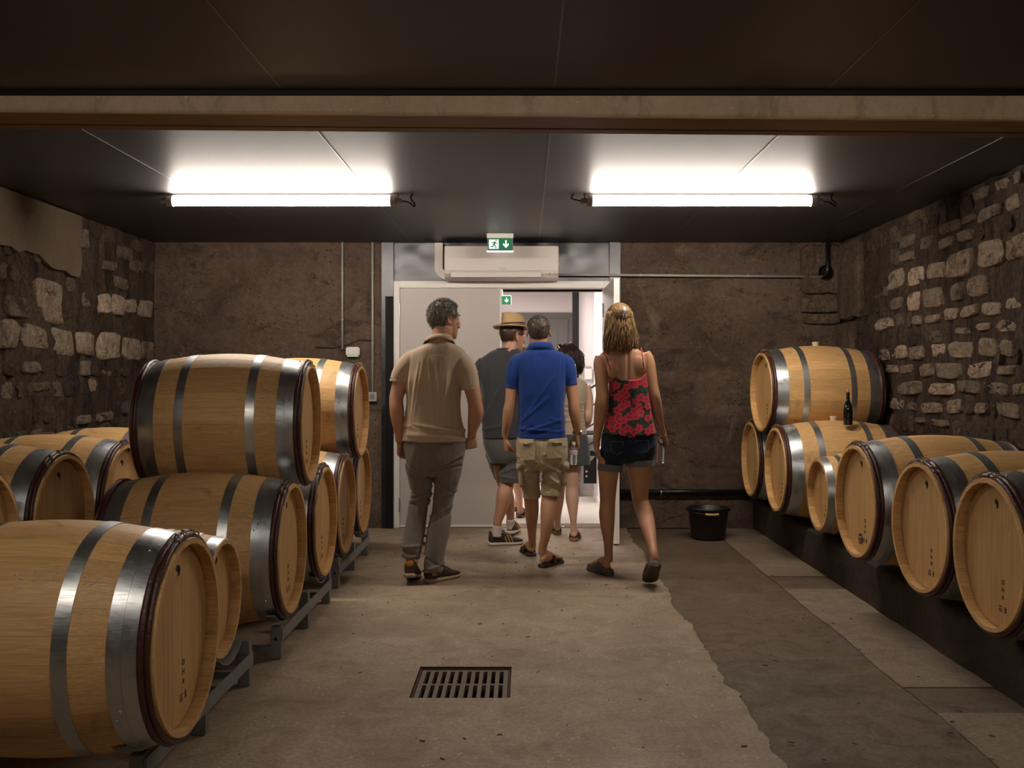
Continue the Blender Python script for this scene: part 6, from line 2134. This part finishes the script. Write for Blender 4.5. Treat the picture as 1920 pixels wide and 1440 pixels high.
# ---------------------------------------------------------------- 5: woman in the floral top
def build_woman_floral():
    g = Fig(6.40, 1172, 'blonde woman in a red floral camisole and dark denim shorts, rightmost visitor', SKIN_T)
    B = g.body
    g.head(1160, 605, .05, -10, pitch=-3, scale=1.0)
    g.neck(1170, 655, .01, 1163, 615, .04, 14, 12.5)
    g.torso(B, [(650, 1152, 1188, .045, .01), (656, 1138, 1200, .058, .015), (664, 1124, 1212, .072, .02), (676, 1121, 1217, .085, .025), (700, 1136, 1214, .092, .03), (725, 1141, 1213, .092, .03), (750, 1143, 1212, .088, .03), (775, 1140, 1216, .088, .03),
                (800, 1134, 1222, .10, .03), (830, 1132, 1226, .100, .03), (846, 1138, 1220, .095, .03), (854, 1150, 1206, .07, .03)], scale=.97, n=40, ex=2.3)
    # shoulder blades and spine furrow are raised/lowered below
    for (px, py) in ((1152, 690), (1196, 686)):
        ellipsoid(B, g.p(px, py, -.040), (.048, .020, .068), rot=Matrix.Rotation(R(10 if px < 1170 else -10), 4, 'Y'))
    g.limb(B, [(1128, 668, .02, 12), (1126, 682, .02, 13.5), (1127, 700, .01, 13), (1128, 722, .0, 12), (1129, 742, -.01, 12), (1127, 760, -.01, 12.6), (1124, 785, .0, 10.8), (1121, 808, .01, 8.4), (1119, 826, .01, 7.2), (1119, 836, .01, 7.0)], n=20)
    g.limb(B, [(1208, 662, .02, 11), (1214, 676, .02, 13), (1219, 700, .01, 12), (1223, 722, .0, 10.6), (1228, 742, -.01, 9.8), (1231, 755, .0, 9.6), (1234, 775, .03, 9.2), (1238, 795, .08, 7.4), (1243, 810, .13, 6.2), (1245, 818, .14, 6)], n=20)
    g.hand(g.p(1119, 838, .01), (.22, .0, -1), (-.2, .95, 0), (1, .2, 0), .90, (12, 16, 10), thumb=(.8, .5, .2))
    g.hand(g.p(1245, 817, .14), (.20, .55, -.75), (-.4, .9, .2), (-1, -.25, -.2), .86, (48, 60, 40), thumb=(.7, .5, .45))
    # legs
    g.limb(B, [(1143, 858, .03, 22), (1141, 880, .03, 20.5), (1140, 905, .03, 17.5), (1139.5, 930, .03, 15.3), (1139, 945, .02, 14.6), (1138, 965, .0, 15), (1139, 988, .02, 13), (1140.5, 1012, .06, 9.8), (1141, 1034, .10, 8.2), (1141, 1052, .12, 8.6)], n=20)
    g.limb(B, [(1199, 855, .03, 26), (1200, 878, .03, 23.5), (1200, 905, .05, 18.6), (1200, 928, .07, 16), (1202, 942, .08, 15), (1208, 960, .02, 15.6), (1214, 982, -.10, 14.2), (1220, 1008, -.24, 10.4), (1225, 1032, -.34, 7.6), (1228, 1046, -.37, 7.4), (1230, 1056, -.36, 7.6)], n=20)
    hL = g.p(1141, 1066, .10); hL.z = .030; hL.y -= .02
    foot(B, hL, (-.45, .89, 0), .235, w_=.040)
    hR = g.p(1230, 1063, -.20); 
    upR = (0, .52, .85); fR = (-.04, .85, -.52)
    foot(B, g.p(1230, 1060, -.405), fR, .215, up=upR, w_=.040)
    def bodyf(co, n):
        # furrow of the spine
        zt = H + (708 - 660) * g.k; zb_ = H + (708 - 720) * g.k
        h = 0
        if n.y < -.5 and zb_ < co.z < zt:
            xc = (1176 - 985) * g.k - g.off.x
            h = -.008 * math.exp(-((co.x - xc) / .010) ** 2)
        return h
    fuse('body', B, g.skin, g.root, .0048, 2, bodyf)
    # floral camisole
    t = NT('floral_print')
    tc = t.n('ShaderNodeTexCoord')
    sp = t.n('ShaderNodeSeparateXYZ'); t.l(tc.outputs['Object'], sp.inputs[0])
    cb = t.n('ShaderNodeCombineXYZ'); t.l(sp.outputs[0], cb.inputs[0]); t.l(sp.outputs[2], cb.inputs[1])
    wr_ = t.n('ShaderNodeTexNoise'); wr_.inputs['Scale'].default_value = 12; t.l(cb.outputs[0], wr_.inputs['Vector'])
    def layer(scale, off, R0, pet):
        mp = t.n('ShaderNodeMapping'); mp.inputs['Location'].default_value = (off, off * .7, 0); t.l(cb.outputs[0], mp.inputs[0])
        vo = t.n('ShaderNodeTexVoronoi'); vo.voronoi_dimensions = '2D'; vo.inputs['Scale'].default_value = scale; vo.inputs['Randomness'].default_value = .62
        t.l(mp.outputs[0], vo.inputs['Vector'])
        sb = t.n('ShaderNodeVectorMath', operation='SUBTRACT'); t.l(mp.outputs[0], sb.inputs[0]); t.l(vo.outputs['Position'], sb.inputs[1])
        s2 = t.n('ShaderNodeSeparateXYZ'); t.l(sb.outputs[0], s2.inputs[0])
        ang = t.math('ARCTAN2', s2.outputs[1], s2.outputs[0])
        cs = t.n('ShaderNodeSeparateColor'); t.l(vo.outputs['Color'], cs.inputs[0])
        ang = t.math('ADD', ang, t.math('MULTIPLY', cs.outputs[0], 6.28))
        wob = t.math('ABSOLUTE', t.math('COSINE', t.math('MULTIPLY', ang, pet / 2)))
        rad = t.math('MULTIPLY', t.math('ADD', t.math('MULTIPLY', wob, .36), .70), R0)
        ln = t.n('ShaderNodeVectorMath', operation='LENGTH'); t.l(sb.outputs[0], ln.inputs[0])
        d = ln.outputs['Value']
        q = t.math('DIVIDE', d, rad)
        return q, cs.outputs[1], ang
    q1, r1, a1 = layer(14.5, 0.0, .0270, 5)
    q2, r2, a2 = layer(14.5, .034, .0235, 5)
    base = t.mix(t.ramp(t.noise(t.coord((1, 1, 1)), 55, 2, .5, 2), [(.52, (0, 0, 0)), (.60, (1, 1, 1))]), (.008, .006, .006), (.035, .060, .016))
    def paint(base, q, r):
        petal = t.mix(r, (.42, .012, .036), (.56, .034, .062))
        petal = t.mix(t.ramp(q, [(.35, (0, 0, 0)), (.95, (1, 1, 1))]), t.mix(.55, petal, (.20, .004, .015)), petal)
        m1 = t.math('LESS_THAN', q, 1.0)
        b = t.mix(m1, base, petal)
        m2 = t.math('LESS_THAN', q, .17)
        return t.mix(m2, b, (.015, .008, .012))
    base = paint(base, q2, r2); base = paint(base, q1, r1)
    t.col(base); t.set(rough=.75, spec=.25, sheen=.2)
    t.bump(t.noise(t.coord((9, 9, 3)), 1, 3), .4, .02)
    FL = t.m
    bm = bmesh.new()
    # shell with a scooped back: rings whose top follows the neckline
    n = 64
    x0 = lambda px: (px - 985) * g.k - g.off.x
    zz = lambda py: H + (708 - py) * g.k
    rows = [(712, 1141.5, 1214, .100, .03), (730, 1141, 1217, .103, .03), (755, 1139.5, 1221, .108, .03), (780, 1136, 1225, .120, .03), (800, 1132, 1228, .134, .03), (812, 1129.5, 1230.5, .142, .03)]
    rows = smooth_path([tuple(map(float, r_)) for r_ in rows], 4)
    ringl = []
    for j, (py, xl, xr, hd, dd) in enumerate(rows):
        c = g.p((xl + xr) / 2, py, dd); hw = (xr - xl) / 2 * g.k
        rl_ = []
        f = j / (len(rows) - 1)
        for k in range(n):
            a = 2 * PI * k / n
            cs, sn = math.cos(a), math.sin(a)
            p = c + Vector((math.copysign(abs(cs) ** .87, cs) * hw, math.copysign(abs(sn) ** .87, sn) * hd, 0))
            # neckline lift: towards the strap points near the sides of the back and front
            top = 1 - f
            lift = .065 * max(0, abs(math.cos(a)) ** 3.0 * (1 if abs(cs) < .90 else max(0, 1 - (abs(cs) - .90) / .10 * .9))) 
            p.z += lift * top ** 2
            wv = f * .0055 * math.sin(a * 9 + 1.3) + f * .003 * math.sin(a * 17)
            out = Vector((cs, sn, 0)) * (wv + .003 * noise.noise(Vector((a * 2, f * 3, 1))))
            p += out
            p.z += f ** 3 * .005 * math.sin(a * 9 + .6)
            if sn < 0: p.z -= f ** 3 * .020 * (1 - abs(cs))
            rl_.append(p)
        ringl.append(rl_)
    inner = [[p + (Vector((sum(q.x for q in r_) / n, sum(q.y for q in r_) / n, p.z)) - p).normalized() * .003 for p in r_] for r_ in ringl]
    vr = [[bm.verts.new(p) for p in r_] for r_ in ringl + inner[::-1]]; vr.append(vr[0])
    for a, b in zip(vr, vr[1:]):
        for i in range(n): bm.faces.new((a[i], a[(i + 1) % n], b[(i + 1) % n], b[i]))
    cam_ = obj('camisole', bm, FL, g.root, smooth=True)
    for pts in ([(1146.5, 700, -.034), (1143, 687, -.066), (1138, 672, -.062), (1134, 661, -.040), (1132, 656, -.012), (1134, 659, .03), (1140, 680, .085), (1147, 700, .11)],
                [(1208.5, 699, -.030), (1206.5, 684, -.064), (1205, 670, -.060), (1203, 657, -.036), (1202, 653, -.008), (1202, 657, .03), (1205, 680, .085), (1208, 700, .11)]):
        P_ = [Vector(q) for q in smooth_path([tuple(g.p(*q)) for q in pts], 5)]
        bm = bmesh.new(); tube(bm, P_, .0036, 8, flat=1.0); obj('shoulder_strap', bm, FL, cam_, smooth=True)
    DN = cloth('dark_denim', (0.012, 0.018, 0.034), fold=8, fold_s=.4, sheen=.1, c2=(.030, .045, .075))
    bm = bmesh.new()
    g.torso(bm, [(800, 1133, 1226, .100, .03), (812, 1129, 1230, .108, .03), (825, 1127, 1231, .116, .025), (842, 1127, 1230.5, .122, .025), (852, 1131, 1227, .114, .028), (862, 1142, 1216, .095, .03), (868, 1154, 1202, .07, .03)], n=40)
    g.limb(bm, [(1149, 846, .03, 24), (1146, 860, .03, 23), (1144.5, 874, .03, 22.4)], n=24)
    g.limb(bm, [(1199, 843, .03, 29), (1200, 854, .03, 28), (1200.5, 865, .03, 27)], n=24)
    sl = fuse('denim_shorts', bm, DN, g.root, .0055, 2, folder(g, [(850, .5, 1195, .012, .004, 1180, 1230), (862, -.2, 1150, .01, .004, 1128, 1175)], 30, 4, .003))
    CF = cloth('denim_inside', (0.13, 0.14, 0.155), fold=8, fold_s=.3, sheen=.1)
    for A, Bp in (((1144.5, 870, .03, 24.0), (1143.5, 882, .03, 23.6)), ((1200.3, 862, .03, 28.2), (1200.6, 873, .03, 27.6))):
        bm = bmesh.new(); g.limb(bm, [A, Bp], n=28); o = obj('turned_up_cuff', bm, CF, sl, smooth=True)
        o.data.set_sharp_from_angle(angle=R(50)); tag(o, 'lighter grey turned-up cuff')
    for (xa, xb, ya, yb, dd) in ((1146, 1168, 828, 852, -.092), (1192, 1216, 826, 850, -.092)):
        bm = bmesh.new()
        q = [(xa, ya), (xb, ya), (xb, yb - 5), ((xa + xb) / 2, yb), (xa, yb - 5)]
        P_ = [g.p(x_, y_, dd + (0.010 if abs(x_ - 1180) > 26 else 0)) for x_, y_ in q]
        for p_, q_ in zip(P_, P_[1:] + P_[:1]): tube(bm, [p_, q_], .0013, 5)
        obj('pocket_seam', bm, CF, sl)
    # clogs
    CL = simple('taupe_clog', (.105, .080, .058), .75, 0, .15, 20, .1)
    CLS = simple('taupe_sole', (.070, .055, .042), .8, 0, .1)
    def clog(heel, fwd, L_, up=None):
        bm = bmesh.new()
        f, u, sd = sole_loft(bm, heel, fwd, L_, [(-.02, .020, .0, .026), (.05, .036, .0, .030), (.2, .038, .0, .030), (.45, .040, .0, .026), (.7, .050, .0, .026), (.9, .046, .0, .026), (1.0, .024, .004, .024)], up, ex=.5)
        s_ = obj('shoe', bm, CLS, g.root, smooth=True); s_.data.set_sharp_from_angle(angle=R(55))
        bm = bmesh.new()
        sole_loft(bm, heel, fwd, L_, [(-.01, .018, .012, .040), (.05, .032, .012, .046), (.15, .036, .012, .050), (.35, .039, .012, .085), (.5, .043, .012, .080), (.7, .049, .012, .062), (.88, .045, .012, .050), (.985, .022, .012, .038)], up, ex=.75)
        obj('upper', bm, CL, s_, smooth=True)
        bm = bmesh.new()
        c = Vector(heel) + f * L_ * .42 + u * .084
        for q in (-1, 1):
            tube(bm, smooth_path([tuple(c), tuple(c + sd * q * .022 + u * .008), tuple(c + sd * q * .028 - u * .008), tuple(c)], 4), .0022, 5)
        obj('laces', bm, CL, s_)
        return s_
    c1 = hL.copy(); c1.z = 0; c1 -= Vector((-.45, .89, 0)) * .022
    clog(c1, (-.45, .89, 0), .262)
    fv = Vector(fR).normalized(); uv = Vector(upR).normalized()
    heel2 = g.p(1230, 1063, -.425)
    clog(heel2, fR, (heel2.z - .004) / -fv.z, up=upR)
    # half-up hair with claw clip
    rnd = random.Random(77)
    M = g.M; bm = bmesh.new()
    Ry = Matrix.Rotation(R(10), 4, 'Z')
    ellipsoid(bm, M @ Vector((0, -.016, .034)), (.084, .102, .092), rot=Ry, seg=32, rg=20)
    rowsH = [(.03, .080, .070, -.030), (-.01, .082, .066, -.034), (-.05, .082, .056, -.040), (-.09, .084, .046, -.046), (-.13, .086, .038, -.050), (-.165, .080, .026, -.052)]
    rs = []
    for z, hw, hy, cy in rowsH:
        rs.append([M @ Vector((hw * math.cos(a), cy + hy * math.sin(a), z + .010 * noise.noise(Vector((math.cos(a) * 3, math.sin(a) * 3, 1))))) for a in [2 * PI * k / 30 for k in range(30)]])
    rings(bm, rs)
    Mi = M.inverted()
    cut = [v for v in bm.verts if (Mi @ v.co).y > .050 and (Mi @ v.co).z < .075]
    bmesh.ops.delete(bm, geom=cut, context='VERTS')
    clip = Vector((.006, -.114, .046))
    for k in range(430):     # swept back from the hairline to the clip
        th = rnd.uniform(-2.7, 2.7); ph = rnd.uniform(.15, 1.5)
        rt = Vector((math.sin(th) * math.sin(ph) * .085, -.014 - math.cos(th) * math.sin(ph) * .103, .034 + math.cos(ph) * .093))
        if rt.z < .03 and rt.y < 0: rt.z = .03
        pts = []
        e = clip + Vector((rnd.uniform(-.012, .012), rnd.uniform(-.004, .006), rnd.uniform(-.022, .022)))
        for j in range(8):
            t_ = j / 7
            p = rt.lerp(e, t_)
            c_ = Vector((0, -.016, .034)); d = p - c_
            s_ = Vector((d.x / .086, d.y / .104, d.z / .094)).length
            p = c_ + d / max(s_, .01) * 1.012 if s_ < 1.02 else p
            pts.append(p + Vector((0, 0, -.004 * math.sin(PI * t_))))
        tube(bm, [M @ p for p in pts], [.0015, .0022, .0024, .0024, .0024, .0022, .0020, .0012], 4)
    for k in range(900):     # hanging lengths
        a = rnd.uniform(-2.5, 2.5)
        rt = Vector((math.sin(a) * .083, -.026 - math.cos(a) * .082, rnd.uniform(.0, .07)))
        if rnd.random() < .22:
            rt = clip + Vector((rnd.uniform(-.012, .012), .0, rnd.uniform(-.03, .0)))
            e = Vector((rnd.uniform(-.035, .045), -.100, rnd.uniform(-.16, -.09)))
        else:
            e = Vector((math.sin(a) * rnd.uniform(.080, .118), -.046 - math.cos(a) * rnd.uniform(.05, .066), rnd.uniform(-.222, -.125)))
        if e.y > .03: e.y = .03
        pts = lock(rnd, rt, e, (math.sin(a) * .006, -math.cos(a) * .014, 0), rnd.uniform(.003, .012), 8, round(rnd.uniform(0, 6)) + rnd.uniform(-.3, .3))
        tube(bm, [M @ p for p in pts], [.0024, .0028, .0028, .0028, .0026, .0022, .0016, .0005], 4)
    obj('hair', bm, HAIR_BLOND, g.root, smooth=True)
    bm = bmesh.new()
    for q in (-1, 1):
        for j in range(6):
            z = .082 - j * .012
            c = Vector((.006 + q * .004, -.122, z))
            tube(bm, [M @ c, M @ (c + Vector((q * .008, -.002, 0))), M @ (c + Vector((q * .014, .010, -.002)))], [.0028, .0022, .001], 6)
        tube(bm, [M @ Vector((.006 + q * .003, -.120, .088)), M @ Vector((.006 + q * .003, -.124, .052)), M @ Vector((.006 + q * .003, -.122, .018))], .0030, 6)
    obj('claw_clip', bm, simple('silver_clip', (.45, .42, .42), .3, .8), g.root, smooth=True)
    bm = bmesh.new()
    for sx in (-1, 1):
        tube(bm, [M @ Vector((sx * .070, .082, .020)), M @ Vector((sx * .080, .04, .022)), M @ Vector((sx * .084, -.01, .018))], .0018, 5)
        tube(bm, [M @ Vector((sx * .034, .100, .016)), M @ Vector((sx * .034, .102, .016))], .024, 16)
    tube(bm, [M @ Vector((-.012, .103, .02)), M @ Vector((.012, .103, .02))], .0016, 5)
    obj('sunglasses', bm, simple('dark_lens', (.02, .015, .012), .1), g.root)
    return g
G5 = build_woman_floral()
q5 = PX(1238, 868, 6.55)
water_bottle(q5, -6, -30, 'crumpled clear water bottle held by the woman in the floral top', .0255, .135, lab=False)

# ---------------------------------------------------------------- 6: visitor already in the hall
def build_first():
    g = Fig(9.35, 972, 'visitor ahead in the hall, only bare calves and sandals showing between the men', SKIN_T)
    B = g.body
    g.head(975, 668, .04, 0, scale=.95)
    g.neck(976, 700, .01, 975, 676, .02, 11, 10)
    g.torso(B, [(702, 962, 990, .05, .02), (716, 952, 1002, .08, .03), (750, 954, 1000, .09, .03), (790, 955, 998, .09, .03), (826, 953, 1000, .11, .03), (850, 955, 999, .11, .03)], scale=.93)
    g.limb(B, [(950, 720, .03, 8), (947, 745, .03, 7.6), (946, 768, .02, 6.6), (947, 790, .04, 5.6), (948, 806, .07, 4.6)])
    g.limb(B, [(1003, 720, .03, 8), (1006, 745, .03, 7.6), (1007, 768, .02, 6.6), (1006, 790, .04, 5.6), (1005, 806, .07, 4.6)])
    g.hand(g.p(948, 807, .07), (0, .1, -1), (.1, 1, 0), (1, 0, 0), .82, (30, 35, 20))
    g.hand(g.p(1005, 807, .07), (0, .1, -1), (-.1, 1, 0), (-1, 0, 0), .82, (30, 35, 20))
    g.limb(B, [(966, 845, .03, 12), (966, 870, .03, 10.5), (968, 895, .03, 9.2), (971, 915, -.02, 8.8), (974, 935, -.10, 6.2), (975, 950, -.16, 5.0), (975, 962, -.19, 5.2)], n=16)
    g.limb(B, [(986, 845, .03, 12), (984, 870, .10, 10.5), (980, 892, .18, 9.0), (975, 912, .22, 8.0), (971, 928, .24, 5.4), (970, 940, .25, 5.0)], n=16)
    h1 = g.p(974, 966, -.22); h1.z = .020; h2 = g.p(969, 946, .24); h2.z = .020
    foot(B, h1, (.12, .98, 0), .23, w_=.040); foot(B, h2, (.0, 1, 0), .23, w_=.040)
    fuse('body', B, g.skin, g.root, .0065, 2)
    short_hair(g, HAIR_BROWN, .016, 500, nape=-.06, seed=12)
    C1 = cloth('plain_cotton', (.30, .28, .26)); bm = bmesh.new()
    g.torso(bm, [(700, 960, 992, .055, .02), (712, 950, 1003, .085, .03), (740, 951, 1002, .10, .03), (780, 952, 1001, .10, .03), (815, 951, 1002, .115, .03)], n=32)
    g.limb(bm, [(955, 716, .03, 9.5), (949, 728, .03, 9.5), (947, 748, .03, 9)], n=18); g.limb(bm, [(998, 716, .03, 9.5), (1004, 728, .03, 9.5), (1006, 748, .03, 9)], n=18)
    fuse('tshirt', bm, C1, g.root, .008, 2, folds(40, 3, .004))
    C2 = cloth('dark_shorts_cloth', (.05, .05, .06)); bm = bmesh.new()
    g.torso(bm, [(808, 951, 1001, .115, .03), (840, 951, 1001, .12, .03)], n=32)
    g.limb(bm, [(965, 835, .03, 14.5), (966, 885, .03, 12.5)], n=18); g.limb(bm, [(986, 835, .03, 14.5), (982, 882, .14, 12.5)], n=18)
    fuse('shorts', bm, C2, g.root, .008, 2)
    DS = MATS['brown_sandal']
    for h_, fw in ((h1, (.12, .98, 0)), (h2, (0, 1, 0))):
        h_ = h_.copy(); h_.z = 0; h_ -= Vector(fw) * .015
        sandal(g.root, h_, fw, .25, DS, DS, w_=.9)
build_first()
